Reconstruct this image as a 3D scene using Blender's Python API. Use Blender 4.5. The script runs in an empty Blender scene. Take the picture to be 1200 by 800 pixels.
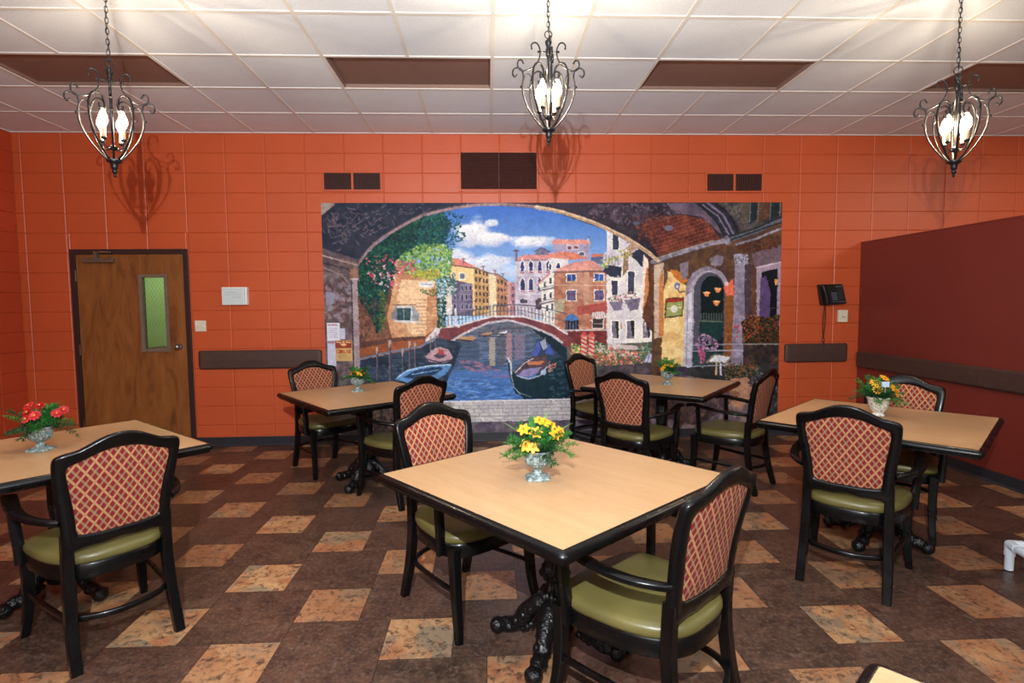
import bpy, bmesh, math, random
import numpy as np
from mathutils import Vector, Matrix
PI = math.pi
col = bpy.context.scene.collection
rnd = random.Random(7)

# ------------------------------------------------------------------ helpers
def lin(c):
    return tuple((v/12.92 if v <= .04045 else ((v+.055)/1.055)**2.4) for v in c)
def rgb(r, g, b):
    return lin((r/255, g/255, b/255)) + (1,)

class N:
    """small node-tree builder"""
    def __init__(s, name):
        s.m = bpy.data.materials.new(name); s.m.use_nodes = True
        s.t = s.m.node_tree; s.t.nodes.clear()
        s.out = s.t.nodes.new('ShaderNodeOutputMaterial')
        s.b = s.t.nodes.new('ShaderNodeBsdfPrincipled')
        s.t.links.new(s.b.outputs[0], s.out.inputs[0])
    def n(s, typ, **kw):
        x = s.t.nodes.new(typ)
        for k, v in kw.items(): setattr(x, k, v)
        return x
    def l(s, a, b): s.t.links.new(a, b)
    def put(s, sock, v):
        if hasattr(v, 'is_output'): s.l(v, sock)
        else: sock.default_value = v
    def math(s, op, a, b=0.0, c=0.0):
        x = s.n('ShaderNodeMath', operation=op)
        for i, v in enumerate((a, b, c)): s.put(x.inputs[i], v)
        return x.outputs[0]
    def mix(s, f, a, b, mode='MIX'):
        x = s.n('ShaderNodeMix', data_type='RGBA', blend_type=mode)
        s.put(x.inputs[0], f); s.put(x.inputs[6], a); s.put(x.inputs[7], b)
        return x.outputs[2]
    def coord(s, which='Object', scale=(1, 1, 1), loc=(0, 0, 0), rot=(0, 0, 0)):
        c = s.n('ShaderNodeTexCoord'); mp = s.n('ShaderNodeMapping')
        mp.inputs['Scale'].default_value = scale; mp.inputs['Location'].default_value = loc; mp.inputs['Rotation'].default_value = rot
        s.l(c.outputs[which], mp.inputs[0]); return mp.outputs[0]
    def noise(s, vec, scale=5, detail=4, rough=.5, dist=0, out=0):
        x = s.n('ShaderNodeTexNoise'); s.l(vec, x.inputs['Vector'])
        x.inputs['Scale'].default_value = scale; x.inputs['Detail'].default_value = detail
        x.inputs['Roughness'].default_value = rough; x.inputs['Distortion'].default_value = dist
        return x.outputs[out]
    def ramp(s, f, stops, interp='LINEAR'):
        x = s.n('ShaderNodeValToRGB'); x.color_ramp.interpolation = interp
        e = x.color_ramp.elements
        while len(e) < len(stops): e.new(.5)
        for i, (p, c) in enumerate(stops):
            e[i].position = p; e[i].color = c if len(c) == 4 else tuple(c)+(1,)
        s.l(f, x.inputs[0]); return x.outputs[0]
    def bump(s, h, strength=.3, dist=.01):
        x = s.n('ShaderNodeBump'); x.inputs['Strength'].default_value = strength; x.inputs['Distance'].default_value = dist
        s.l(h, x.inputs['Height']); s.l(x.outputs[0], s.b.inputs['Normal'])
    def col(s, v): s.put(s.b.inputs['Base Color'], v)
    def rough(s, v): s.put(s.b.inputs['Roughness'], v)

def simple(name, c, rough=.5, metal=0., var=.08, vs=20, bump=0., bs=60, spec=None):
    k = N(name); v = k.coord()
    f = k.noise(v, vs, 4)
    c = rgb(*c); d = tuple(x*(1-var*2) for x in c[:3])+(1,); e = tuple(min(1, x*(1+var)) for x in c[:3])+(1,)
    k.col(k.ramp(f, [(.3, d), (.7, e)])); k.rough(rough); k.b.inputs['Metallic'].default_value = metal
    if spec is not None: k.b.inputs['Specular IOR Level'].default_value = spec
    if bump: k.bump(k.noise(v, bs, 3), bump, .004)
    return k.m

def obj(name, bm, mat, parent=None, smooth=False, loc=None, auto=None):
    me = bpy.data.meshes.new(name)
    bmesh.ops.recalc_face_normals(bm, faces=bm.faces)
    bm.to_mesh(me); bm.free()
    mats = mat if isinstance(mat, (list, tuple)) else [mat]
    for m in mats: me.materials.append(m)
    if smooth:
        me.polygons.foreach_set('use_smooth', [True]*len(me.polygons))
        if auto:
            try: me.set_sharp_from_angle(angle=math.radians(auto))
            except Exception: pass
    o = bpy.data.objects.new(name, me); col.objects.link(o)
    if parent: o.parent = parent
    if loc is not None: o.location = loc
    return o

def thing(name, label, cat, loc=(0, 0, 0), rotz=0, group=None):
    o = bpy.data.objects.new(name, None); col.objects.link(o)
    o.empty_display_size = .1
    o.location = loc; o.rotation_euler = (0, 0, rotz); o['label'] = label; o['category'] = cat
    if group: o['group'] = group
    return o
def tag(o, label, cat, group=None, kind=None):
    o['label'] = label; o['category'] = cat
    if group: o['group'] = group
    if kind: o['kind'] = kind
    return o
def struct(name, bm, mat, parent=None, **kw):
    o = obj(name, bm, mat, parent, **kw)
    o['kind'] = 'structure'
    return o
def dup(root, loc, rotz, label, group=None):
    r = root.copy(); col.objects.link(r); r.location = loc; r.rotation_euler = (0, 0, rotz); r['label'] = label
    if group: r['group'] = group
    for ch in list(root.children):
        c = ch.copy(); col.objects.link(c); c.parent = r
        for g in list(ch.children):
            d = g.copy(); col.objects.link(d); d.parent = c
    return r

def box(bm, x0, x1, y0, y1, z0, z1, bev=0., mi=0, seg=2):
    vs = [bm.verts.new(p) for p in ((x0,y0,z0),(x1,y0,z0),(x1,y1,z0),(x0,y1,z0),(x0,y0,z1),(x1,y0,z1),(x1,y1,z1),(x0,y1,z1))]
    fs = [bm.faces.new([vs[i] for i in q]) for q in ((0,3,2,1),(4,5,6,7),(0,1,5,4),(1,2,6,5),(2,3,7,6),(3,0,4,7))]
    for f in fs: f.material_index = mi
    if bev > 0:
        es = list({e for f in fs for e in f.edges})
        r = bmesh.ops.bevel(bm, geom=es, offset=bev, segments=seg, affect='EDGES', profile=.6)
        for f in r['faces']: f.material_index = mi
    return vs
def sphere(bm, c, r, u=12, v=8, sc=(1, 1, 1), mi=0):
    M = Matrix.Translation(c) @ Matrix.Diagonal((sc[0], sc[1], sc[2], 1))
    rr = bmesh.ops.create_uvsphere(bm, u_segments=u, v_segments=v, radius=r, matrix=M)
    for vv in rr['verts']:
        for f in vv.link_faces: f.material_index = mi; f.smooth = True
def lathe(bm, prof, n=24, c=(0, 0, 0), mod=None, mi=0):
    rings = []
    for (r, z) in prof:
        ring = []
        for i in range(n):
            a = 2*PI*i/n
            rr = r*(mod(a, z) if mod else 1)
            ring.append(bm.verts.new((c[0]+rr*math.cos(a), c[1]+rr*math.sin(a), c[2]+z)))
        rings.append(ring)
    for a, b in zip(rings, rings[1:]):
        for i in range(n):
            f = bm.faces.new((a[i], a[(i+1) % n], b[(i+1) % n], b[i])); f.material_index = mi
    for ring in (rings[0], rings[-1]):
        f = bm.faces.new(ring); f.material_index = mi
def catmull(pts, sub=6):
    pts = [Vector(p) for p in pts]; out = []
    P = [pts[0]*2-pts[1]] + pts + [pts[-1]*2-pts[-2]]
    for i in range(1, len(P)-2):
        for k in range(sub):
            t = k/sub
            out.append(.5*((2*P[i])+(-P[i-1]+P[i+1])*t+(2*P[i-1]-5*P[i]+4*P[i+1]-P[i+2])*t*t+(-P[i-1]+3*P[i]-3*P[i+1]+P[i+2])*t**3))
    out.append(pts[-1].copy()); return out
def sweep(bm, path, w, h=None, n=8, sq=2.0, up=(0, 0, 1), cap=True, mi=0, closed=False):
    """sweep a superellipse section (half sizes w,h; may be callables of t) along path"""
    path = [Vector(p) for p in path]; L = len(path); rings = []
    up = Vector(up); prev = None
    for i, p in enumerate(path):
        if closed: t = path[(i+1) % L]-path[i-1]
        else: t = path[min(i+1, L-1)]-path[max(i-1, 0)]
        t.normalize()
        if prev is None:
            s = t.cross(up)
            if s.length < 1e-4: s = t.cross(Vector((1, 0, 0)))
        else:
            s = prev - t*prev.dot(t)
        s.normalize(); prev = s; q = s.cross(t).normalized()
        tt = i/(L-1); ww = w(tt) if callable(w) else w; hh = h(tt) if callable(h) else (h if h is not None else ww)
        ring = []
        for k in range(n):
            a = 2*PI*(k+.5)/n; c, si = math.cos(a), math.sin(a)
            cx = math.copysign(abs(c)**(2/sq), c)*ww; cy = math.copysign(abs(si)**(2/sq), si)*hh
            ring.append(bm.verts.new(p+s*cx+q*cy))
        rings.append(ring)
    pairs = list(zip(rings, rings[1:]))
    if closed: pairs.append((rings[-1], rings[0]))
    for a, b in pairs:
        for k in range(n):
            f = bm.faces.new((a[k], a[(k+1) % n], b[(k+1) % n], b[k])); f.material_index = mi
    if cap and not closed:
        f = bm.faces.new(rings[0]); f.material_index = mi
        f = bm.faces.new(rings[-1]); f.material_index = mi
    return rings
def prism(bm, pts, z0, z1, axis='z', mi=0):
    """extrude a polygon of (a,b) between two levels of an axis"""
    def P(a, b, c): return {'z': (a, b, c), 'y': (a, c, b), 'x': (c, a, b)}[axis]
    A = [bm.verts.new(P(a, b, z0)) for a, b in pts]; B = [bm.verts.new(P(a, b, z1)) for a, b in pts]
    n = len(pts); fs = [bm.faces.new(A), bm.faces.new(B)]
    for i in range(n): fs.append(bm.faces.new((A[i], A[(i+1) % n], B[(i+1) % n], B[i])))
    for f in fs: f.material_index = mi
    return fs

# ------------------------------------------------------------------ materials
def mat_wall(name, c, var=.06):
    k = N(name); v = k.coord()
    n1 = k.noise(v, 1.6, 4); n2 = k.noise(v, 55, 3, .6)
    c = rgb(*c); d = tuple(x*(1-var*1.6) for x in c[:3])+(1,); e = tuple(min(1, x*(1+var)) for x in c[:3])+(1,)
    k.col(k.mix(.35, k.ramp(n1, [(.3, d), (.7, e)]), k.ramp(n2, [(.35, d), (.65, e)])))
    k.rough(.42); k.bump(k.math('ADD', n2, k.noise(v, 190, 2)), .22, .004); return k.m
M_ORANGE = mat_wall('orange block paint', (196, 86, 46))
M_ORANGE_L = mat_wall('shaded orange block paint', (184, 70, 38))  # same paint as the back wall, left side's shade put into the colour
M_BEIGE = mat_wall('warm beige paint', (206, 196, 182))
M_MAROON = mat_wall('brick red partition paint', (116, 44, 36), .05)

def mat_ceiling():
    k = N('mineral fibre tile'); v = k.coord()
    a = k.noise(v, 90, 3, .7); b = k.noise(v, 2.2, 3)
    k.col(k.mix(.5, k.ramp(a, [(.3, rgb(208, 214, 222)), (.6, rgb(232, 240, 250))]), k.ramp(b, [(.3, rgb(222, 228, 238)), (.7, rgb(230, 238, 248))])))
    k.rough(.9); k.bump(a, .5, .004); return k.m
M_TILE = mat_ceiling()
M_TBAR = simple('white ceiling grid', (226, 224, 220), .5, var=.02)
M_PANEL = simple('brown panel', (128, 98, 88), .6, var=.05, vs=60)

def mat_floor():
    k = N('slate look floor tile'); v = k.coord()
    att = k.n('ShaderNodeAttribute'); att.attribute_name = 'tile'
    sep = k.n('ShaderNodeSeparateColor'); k.l(att.outputs['Color'], sep.inputs[0])
    light, r1, r2 = sep.outputs[0], sep.outputs[1], sep.outputs[2]
    off = k.n('ShaderNodeVectorMath', operation='SCALE'); k.l(att.outputs['Color'], off.inputs[0]); off.inputs['Scale'].default_value = 37.
    add = k.n('ShaderNodeVectorMath', operation='ADD'); k.l(v, add.inputs[0]); k.l(off.outputs[0], add.inputs[1]); w = add.outputs[0]
    big = k.noise(w, 5.5, 5, .6, .6); fine = k.noise(w, 26, 6, .72, .5); mid = k.noise(w, 11, 5, .65, 1.2)
    dark = k.mix(k.ramp(big, [(.38, (0,0,0)), (.66, (1,1,1))]), rgb(56, 42, 34), rgb(94, 69, 55))
    dark = k.mix(k.math('MULTIPLY', r1, .55), dark, rgb(90, 56, 46))
    dark = k.mix(k.ramp(mid, [(.56, (0,0,0)), (.72, (.5,.5,.5))]), dark, rgb(122, 98, 84))
    lt = k.mix(k.ramp(big, [(.40, (0,0,0)), (.60, (1,1,1))]), rgb(194, 152, 106), rgb(170, 112, 74))
    lt = k.mix(k.ramp(k.noise(w, 4.2, 4, .55, 1.), [(.50, (0,0,0)), (.62, (.85,.85,.85))]), lt, rgb(128, 124, 104))
    lt = k.mix(k.math('MULTIPLY', r2, .7), lt, rgb(144, 94, 64))
    lt = k.mix(k.ramp(k.noise(w, 15, 5, .7), [(.60, (0,0,0)), (.68, (.8,.8,.8))]), lt, rgb(112, 74, 52))
    c = k.mix(light, dark, lt)
    c = k.mix(k.ramp(fine, [(.36, (.85,.85,.85)), (.50, (0,0,0))]), c, rgb(44, 34, 32))
    c = k.mix(k.ramp(k.noise(w, 55, 4, .7), [(.48, (0,0,0)), (.72, (.5,.5,.5))]), c, rgb(136, 112, 92))
    uv = k.n('ShaderNodeUVMap'); uv.uv_map = 'UVMap'
    su = k.n('ShaderNodeSeparateXYZ'); k.l(uv.outputs[0], su.inputs[0])
    e = k.math('MINIMUM', k.math('MINIMUM', su.outputs[0], k.math('SUBTRACT', 1, su.outputs[0])), k.math('MINIMUM', su.outputs[1], k.math('SUBTRACT', 1, su.outputs[1])))
    seam = k.math('LESS_THAN', e, .0045)
    c = k.mix(k.math('MULTIPLY', seam, .75), c, rgb(36, 26, 24))
    k.col(c); k.rough(k.ramp(mid, [(.3, (.30,.30,.30)), (.7, (.48,.48,.48))]))
    k.bump(k.math('SUBTRACT', k.math('MULTIPLY', fine, .6), k.math('MULTIPLY', seam, .6)), .25, .003); return k.m
M_FLOOR = mat_floor()

def mat_black():
    k = N('worn black lacquer'); v = k.coord()
    s = k.noise(v, 38, 6, .75); chip = k.ramp(s, [(.665, (0,0,0)), (.70, (1,1,1))])
    geo = k.n('ShaderNodeNewGeometry')
    edge = k.ramp(geo.outputs['Pointiness'], [(.54, (0,0,0)), (.60, (1,1,1))])
    m = k.math('MULTIPLY', k.math('MAXIMUM', chip, 0), k.math('ADD', .25, edge))
    k.col(k.mix(m, rgb(8, 8, 9), rgb(96, 82, 72)))
    k.rough(k.ramp(k.noise(v, 9, 3), [(.3, (.22,.22,.22)), (.7, (.38,.38,.38))])); k.bump(k.noise(v, 60, 3), .06, .002)
    k.b.inputs['Specular IOR Level'].default_value = .28; k.b.inputs['Coat Weight'].default_value = .10; k.b.inputs['Coat Roughness'].default_value = .12
    return k.m
M_BLACK = mat_black()

def mat_iron():
    k = N('ornate cast iron'); v = k.coord()
    vo = k.n('ShaderNodeTexVoronoi'); vo.feature = 'DISTANCE_TO_EDGE'; k.l(v, vo.inputs['Vector']); vo.inputs['Scale'].default_value = 42
    k.col(rgb(16, 16, 18)); k.rough(.3); k.b.inputs['Metallic'].default_value = .25
    k.bump(k.math('ADD', vo.outputs['Distance'], k.noise(v, 50, 3, .5, 1.5)), .7, .007); return k.m
M_IRON = mat_iron()

def mat_fabric():
    k = N('diamond lattice upholstery'); v = k.coord()
    sp = k.n('ShaderNodeSeparateXYZ'); k.l(v, sp.inputs[0])
    PX, PZ = .063, .091
    a = k.math('DIVIDE', sp.outputs[0], PX); b = k.math('DIVIDE', sp.outputs[2], PZ)
    u = k.math('ADD', a, b); w = k.math('SUBTRACT', a, b)
    def band(t, mul, half):
        fr = k.math('FRACT', k.math('ADD', k.math('MULTIPLY', t, mul), 100))
        d = k.math('ABSOLUTE', k.math('SUBTRACT', fr, .5))       # .5 at cell borders
        return k.math('GREATER_THAN', d, .5-half)
    bigu, bigw = band(u, 1, .078), band(w, 1, .078)
    smu, smw = band(u, 2, .15), band(w, 2, .15)
    small = k.math('MAXIMUM', smu, smw); big = k.math('MAXIMUM', bigu, bigw)
    c = k.mix(small, rgb(128, 14, 28), rgb(146, 110, 80))
    c = k.mix(k.math('MULTIPLY', smu, smw), c, rgb(158, 130, 96))
    c = k.mix(big, c, rgb(182, 138, 92))
    c = k.mix(k.math('MULTIPLY', bigu, bigw), c, rgb(176, 128, 88))
    n = k.noise(v, 420, 2); c = k.mix(.35, c, k.ramp(n, [(.3, (.15,.12,.1)), (.7, (1,.95,.9))]), 'MULTIPLY')
    k.col(c); k.rough(.85); k.bump(k.math('ADD', n, k.math('MULTIPLY', big, .4)), .3, .002); return k.m
M_FABRIC = mat_fabric()

def mat_vinyl():
    k = N('olive vinyl'); v = k.coord()
    n = k.noise(v, 7, 4); g = k.noise(v, 260, 2)
    k.col(k.mix(k.ramp(n, [(.3, (0,0,0)), (.7, (1,1,1))]), rgb(88, 82, 44), rgb(106, 98, 55))); k.rough(.36); k.bump(g, .25, .002); return k.m
M_VINYL = mat_vinyl()

def mat_laminate(c1, c2):
    k = N('maple laminate'); v = k.coord(scale=(1, 7, 1))
    a = k.noise(v, 3, 6, .6, .6); b = k.noise(k.coord(scale=(1, 9, 1)), 22, 4, .7)
    c = k.mix(k.ramp(a, [(.3, (0,0,0)), (.7, (1,1,1))]), rgb(*c1), rgb(*c2))
    k.col(k.mix(.22, c, k.ramp(b, [(.3, (.62,.5,.4)), (.6, (1,1,1))]), 'MULTIPLY')); k.rough(.36); return k.m
M_LAM = mat_laminate((186, 146, 104), (196, 157, 115))

def mat_door():
    k = N('stained birch veneer'); v = k.coord(scale=(2.2, 1, .5))
    a = k.noise(v, 3.4, 6, .62, 1.4); b = k.noise(k.coord(scale=(14, 1, .7)), 9, 5, .65, .3)
    c = k.ramp(a, [(.28, rgb(100, 56, 24)), (.45, rgb(138, 84, 38)), (.62, rgb(152, 96, 46)), (.8, rgb(168, 110, 56))])
    k.col(k.mix(.4, c, k.ramp(b, [(.3, (.45,.35,.3)), (.65, (1,1,1))]), 'MULTIPLY')); k.rough(.45); return k.m
M_DOOR = mat_door()
M_FRAME = simple('dark brown frame paint', (50, 32, 32), .45, var=.08)
M_BUMPER = simple('brown vinyl bumper rail', (72, 50, 44), .55, bump=.3, bs=220)
M_BASE = simple('dark navy grey cove base', (36, 38, 46), .5)
M_STEEL = simple('brushed steel', (150, 148, 146), .3, .9, .05)
M_CREAM = simple('cream plastic', (222, 216, 194), .45, var=.03)
M_WHITE = simple('white plastic', (232, 234, 232), .35, var=.02)
M_VENTDARK = simple('vent recess shade', (20, 10, 9), .9)
M_VENTSLAT = simple('brown vent slat', (92, 46, 38), .5)
M_PHONE = simple('black phone plastic', (14, 14, 17), .35)
M_PHONEK = simple('grey phone keys', (92, 96, 104), .5)
M_PVC = simple('white pvc pipe', (214, 222, 230), .3, var=.02)
M_GREEN = simple('pale green wall paint', (158, 204, 128), .6, var=.04, vs=3)
MURAL_GAIN, BULB, E_LANT, E_FLASH, E_REARFILL, E_SIDE, EXPO, E_UPFILL = 1.1, 60., 44., 700., 80., 80., 0.03, 330.
# ------------------------------------------------------------------ room shell
H = 3.274; BW, BH, BX = .4064, .2032, -2.7576
XL, XR, XP, YB = -4.88, 8.0, 4.04, -9.6
T = .6096; G = .6125

def block_wall(bm, a0, a1, z0, z1, aoff, put, holes=()):
    """stack-bond block wall; put(a, z, d) -> 3D point, d = depth behind the face"""
    xs = [a0]; k = math.ceil((a0-aoff)/BW+1e-6)
    while aoff+k*BW < a1-1e-4: xs.append(aoff+k*BW); k += 1
    xs.append(a1)
    zs = []; k = 0
    while H-k*BH > z0+1e-3: zs.append(H-k*BH); k += 1
    zs.append(z0); zs = sorted(zs)
    def q(a, b, c, d):
        bm.faces.new([bm.verts.new(p) for p in (a, b, c, d)])
    def back(x0, x1, y0, y1): q(put(x0, y0, .006), put(x1, y0, .006), put(x1, y1, .006), put(x0, y1, .006))
    def cell(x0, x1, y0, y1):
        for (h0, h1, g0, g1) in holes:
            if x1 > h0+1e-4 and x0 < h1-1e-4 and y1 > g0+1e-4 and y0 < g1-1e-4:
                if x0 < h0-.02: cell(x0, h0, y0, y1)
                if x1 > h1+.02: cell(h1, x1, y0, y1)
                m0, m1 = max(x0, h0), min(x1, h1)
                if y0 < g0-.02: cell(m0, m1, y0, g0)
                if y1 > g1+.02: cell(m0, m1, g1, y1)
                return
        if x1-x0 < .02 or y1-y0 < .02: return
        O = [(x0+.002, y0+.0015), (x1-.002, y0+.0015), (x1-.002, y1-.0015), (x0+.002, y1-.0015)]
        I = [(x0+.009, y0+.007), (x1-.009, y0+.007), (x1-.009, y1-.007), (x0+.009, y1-.007)]
        ov = [bm.verts.new(put(a, b, .0045)) for a, b in O]; iv = [bm.verts.new(put(a, b, 0)) for a, b in I]
        bm.faces.new(iv)
        for i in range(4): bm.faces.new((ov[i], ov[(i+1) % 4], iv[(i+1) % 4], iv[i]))
        back(x0, x1, y0, y1)
    for i in range(len(xs)-1):
        for j in range(len(zs)-1): cell(xs[i], xs[i+1], zs[j], zs[j+1])

DX0, DX1, DZ = -4.364, -3.172, 2.092          # door frame outer edges
bm = bmesh.new(); block_wall(bm, XL, XR, 0, H, BX, lambda a, z, d: (a, d, z), [(DX0+.01, DX1-.01, -1, DZ-.01)])
for a, b, c, d in ((XL-.15, DX0+.012, 0, H), (DX1-.012, XR+.1, 0, H), (DX0+.012, DX1-.012, DZ-.012, H)): box(bm, a, b, .0065, .14, c, d)
struct('wall_back', bm, M_ORANGE)
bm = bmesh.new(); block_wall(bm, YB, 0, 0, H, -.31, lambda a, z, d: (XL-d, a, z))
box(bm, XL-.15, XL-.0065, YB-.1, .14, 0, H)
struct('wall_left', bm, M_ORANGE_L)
bm = bmesh.new(); box(bm, XR, XR+.1, YB, 0, 0, H); struct('wall_far_right', bm, M_BEIGE)
bm = bmesh.new(); box(bm, XL, XR, YB-.1, YB, 0, H); struct('wall_rear', bm, M_BEIGE)
# low partition on the right
bm = bmesh.new(); box(bm, XP, XP+.12, -3.6, -.001, 0, 2.118); box(bm, XP-.004, XP+.124, -3.604, -.001, 2.118, 2.132, .003)
struct('wall_right', bm, M_MAROON)

# ceiling: tiles in a white grid, four openings filled by brown panels
PANELS = [(-6, -4), (-2, 0), (2, 4), (6, 8)]
bm = bmesh.new()
ys = [0, -G] + [-(G+k*T) for k in range(1, 15)] + [YB]
i0, i1 = math.floor(XL/T), math.ceil(XR/T)
for i in range(i0, i1):
    xa, xb = max(XL, i*T), min(XR, (i+1)*T)
    for j in range(len(ys)-1):
        if j == 2 and any(a <= i < b for a, b in PANELS): continue
        z = H+.003
        bm.faces.new([bm.verts.new(p) for p in ((xa, ys[j], z), (xb, ys[j], z), (xb, ys[j+1], z), (xa, ys[j+1], z))])
ceil_ = struct('ceiling', bm, M_TILE)
bm = bmesh.new(); hw = .0125
for j, y in enumerate(ys[1:-1]): box(bm, XL, XR, y-hw, y+hw, H-.002, H+.012)
for i in range(i0+1, i1):
    x = i*T
    for j in range(len(ys)-1):
        if j == 2 and any(a < i < b for a, b in PANELS): continue
        box(bm, x-hw, x+hw, ys[j+1]+hw, ys[j]-hw, H-.002, H+.012)
box(bm, XL, XR, -.02, 0, H-.004, H+.01); box(bm, XL, XL+.02, YB, -.02, H-.004, H+.01)
struct('ceiling_grid', bm, M_TBAR, ceil_)
plab = ['brown rectangular panel in the ceiling above the wooden door', 'brown rectangular panel in the ceiling above the left half of the mural',
        'brown rectangular panel in the ceiling above the right half of the mural', 'brown rectangular panel in the ceiling behind the right-hand lantern']
for (a, b), lb in zip(PANELS, plab):
    bm = bmesh.new(); y0, y1 = -(G+2*T), -(G+T)
    x0, x1 = a*T+hw, b*T-hw; ya, yb = y0+hw, y1-hw
    # shallow recessed tray
    z0, z1 = H+.004, H+.03
    P = [(x0, ya), (x1, ya), (x1, yb), (x0, yb)]; w = .012
    Q = [(x0+w, ya+w), (x1-w, ya+w), (x1-w, yb-w), (x0+w, yb-w)]
    A = [bm.verts.new((*p, z0)) for p in P]; B = [bm.verts.new((*q, z1)) for q in Q]; Cc = [bm.verts.new((*p, z1+.02)) for p in P]
    bm.faces.new(B); bm.faces.new(Cc)
    for i in range(4):
        bm.faces.new((A[i], A[(i+1) % 4], B[(i+1) % 4], B[i])); bm.faces.new((A[i], A[(i+1) % 4], Cc[(i+1) % 4], Cc[i]))
    o = obj('ceiling_panel', bm, M_PANEL); tag(o, lb, 'ceiling panel', 'brown ceiling panels')

# floor: hopscotch of 12 inch light and 18 inch dark tiles
bm = bmesh.new(); uvl = bm.loops.layers.uv.new('UVMap'); cl = bm.loops.layers.float_color.new('tile')
S = .3048; OX, OY = -.987, -3.447
def tile(x, y, s, light):
    x0, x1, y0, y1 = max(x, XL), min(x+s, XR), max(y, YB), min(y+s, 0)
    if x1-x0 < .002 or y1-y0 < .002: return
    vs = [bm.verts.new(p) for p in ((x0, y0, 0), (x1, y0, 0), (x1, y1, 0), (x0, y1, 0))]
    f = bm.faces.new(vs); r1, r2 = rnd.random(), rnd.random(); sc = s/.4572
    for lo, (u, v) in zip(f.loops, ((x0-x, y0-y), (x1-x, y0-y), (x1-x, y1-y), (x0-x, y1-y))):
        lo[uvl].uv = (u/s, v/s); lo[cl] = (light, r1, r2, 1)
for i in range(-30, 31):
    for j in range(-30, 31):
        x = OX+(1.5*i+1.0*j)*S; y = OY+(-1.0*i+1.5*j)*S
        if XL-1 < x < XR+1 and YB-1 < y < 1:
            tile(x, y, S, 1.0); tile(x+S, y, 1.5*S, 0.0)
struct('floor', bm, M_FLOOR)

# baseboards
bm = bmesh.new()
def base_strip(bm, x0, x1): prism(bm, [(0, .002), (-.016, .002), (-.016, .008), (-.008, .02), (-.006, .094), (-.003, .1), (0, .1)], x0, x1, 'x')
base_strip(bm, XL, DX0-.002); base_strip(bm, DX1+.002, XP-.001); base_strip(bm, XP+.121, XR)
struct('baseboard_back', bm, M_BASE)
bm = bmesh.new(); prism(bm, [(XL, .002), (XL+.008, .002), (XL+.006, .1), (XL, .1)], YB, -.017, 'y'); struct('baseboard_left', bm, M_BASE)
bm = bmesh.new(); prism(bm, [(XP, .002), (XP-.014, .002), (XP-.006, .02), (XP-.005, .1), (XP, .1)], -3.6, -.017, 'y'); struct('baseboard_right', bm, M_BASE)

# door with frame, closer, knob and a wired glass slit onto a green room
bm = bmesh.new(); fw = .05
for x0, x1, z0, z1 in ((DX0, DX0+fw, 0, DZ), (DX1-fw, DX1, 0, DZ), (DX0+fw, DX1-fw, DZ-fw, DZ)):
    box(bm, x0, x1, -.012, .13, z0, z1, .003)
for x0, x1, z0, z1 in ((DX0+fw, DX0+fw+.015, 0, DZ-fw), (DX1-fw-.015, DX1-fw, 0, DZ-fw), (DX0+fw, DX1-fw, DZ-fw-.015, DZ-fw)):
    box(bm, x0, x1, .055, .10, z0, z1)
dfr = struct('trim_1', bm, M_FRAME)
lx0, lx1, lz1 = DX0+fw+.003, DX1-fw-.003, DZ-fw-.003
wx0, wx1, wz0, wz1 = -3.69, -3.395, 1.02, 1.832
bm = bmesh.new()
fr = .03
for a, b, c, d in ((lx0, wx0+fr, .008, lz1), (wx1-fr, lx1, .008, lz1), (wx0+fr, wx1-fr, .008, wz0+fr), (wx0+fr, wx1-fr, wz1-fr, lz1)):
    vs = box(bm, a, b, .006, .05, c, d)
door = struct('door_1', bm, M_DOOR)
bm = bmesh.new()
for a, b, c, d in ((wx0, wx0+fr+.004, wz0, wz1), (wx1-fr-.004, wx1, wz0, wz1), (wx0+fr+.004, wx1-fr-.004, wz0, wz0+fr+.004), (wx0+fr+.004, wx1-fr-.004, wz1-fr-.004, wz1)):
    box(bm, a, b, -.006, .056, c, d, .002)
struct('window_frame', bm, simple('taupe glazing frame', (118, 100, 84), .5), door)
k = N('clear door glass'); k.col((1, 1, 1, 1)); k.rough(.02); k.b.inputs['Transmission Weight'].default_value = 1; k.b.inputs['IOR'].default_value = 1.02; M_GLASS = k.m
bm = bmesh.new(); box(bm, wx0+fr, wx1-fr, .026, .030, wz0+fr, wz1-fr); struct('glass_pane', bm, M_GLASS, door)
bm = bmesh.new(); gx0, gx1, gz0, gz1 = wx0+fr, wx1-fr, wz0+fr, wz1-fr
n = 0; st = .035; c0 = gx0-(gz1-gz0)
while c0 < gx1+(gz1-gz0):
    for sg in (1, -1):
        pts = []
        for k_ in range(0, 41):
            z = gz0+(gz1-gz0)*k_/40; x = c0+sg*(z-gz0)*.62 if sg > 0 else c0+(gz1-gz0)-(z-gz0)*.62
            if gx0 <= x <= gx1: pts.append((x, .028, z))
        if len(pts) > 1: sweep(bm, [pts[0], pts[-1]], .0009, n=4)
    c0 += st
struct('wire_mesh', bm, M_STEEL, door)
bm = bmesh.new(); box(bm, -4.215, -3.905, -.055, -.015, 1.952, 1.995, .006); box(bm, -4.11, -3.93, -.035, -.028, 2.052, 2.064); box(bm, -4.10, -4.07, -.05, -.0, 1.99, 2.07, .004)
box(bm, -3.99, -3.96, -.04, .006, 1.955, 1.99)
sweep(bm, [(-4.085, -.045, 2.068), (-4.0, -.10, 2.062), (-3.93, -.035, 2.058)], .01, .004, n=6)
box(bm, -4.20, -3.92, -.016, .006, 1.957, 1.99); struct('door_closer', bm, simple('bronze grey closer', (122, 104, 92), .35, .5), door)
bm = bmesh.new(); sphere(bm, (-3.302, -.055, 1.072), .03, 18, 12, (1, .85, 1)); box(bm, -3.312, -3.292, -.045, .006, 1.062, 1.082); lathe(bm, [(.033, 0), (.033, .006)], 20)
for v in bm.verts:
    pass
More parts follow.
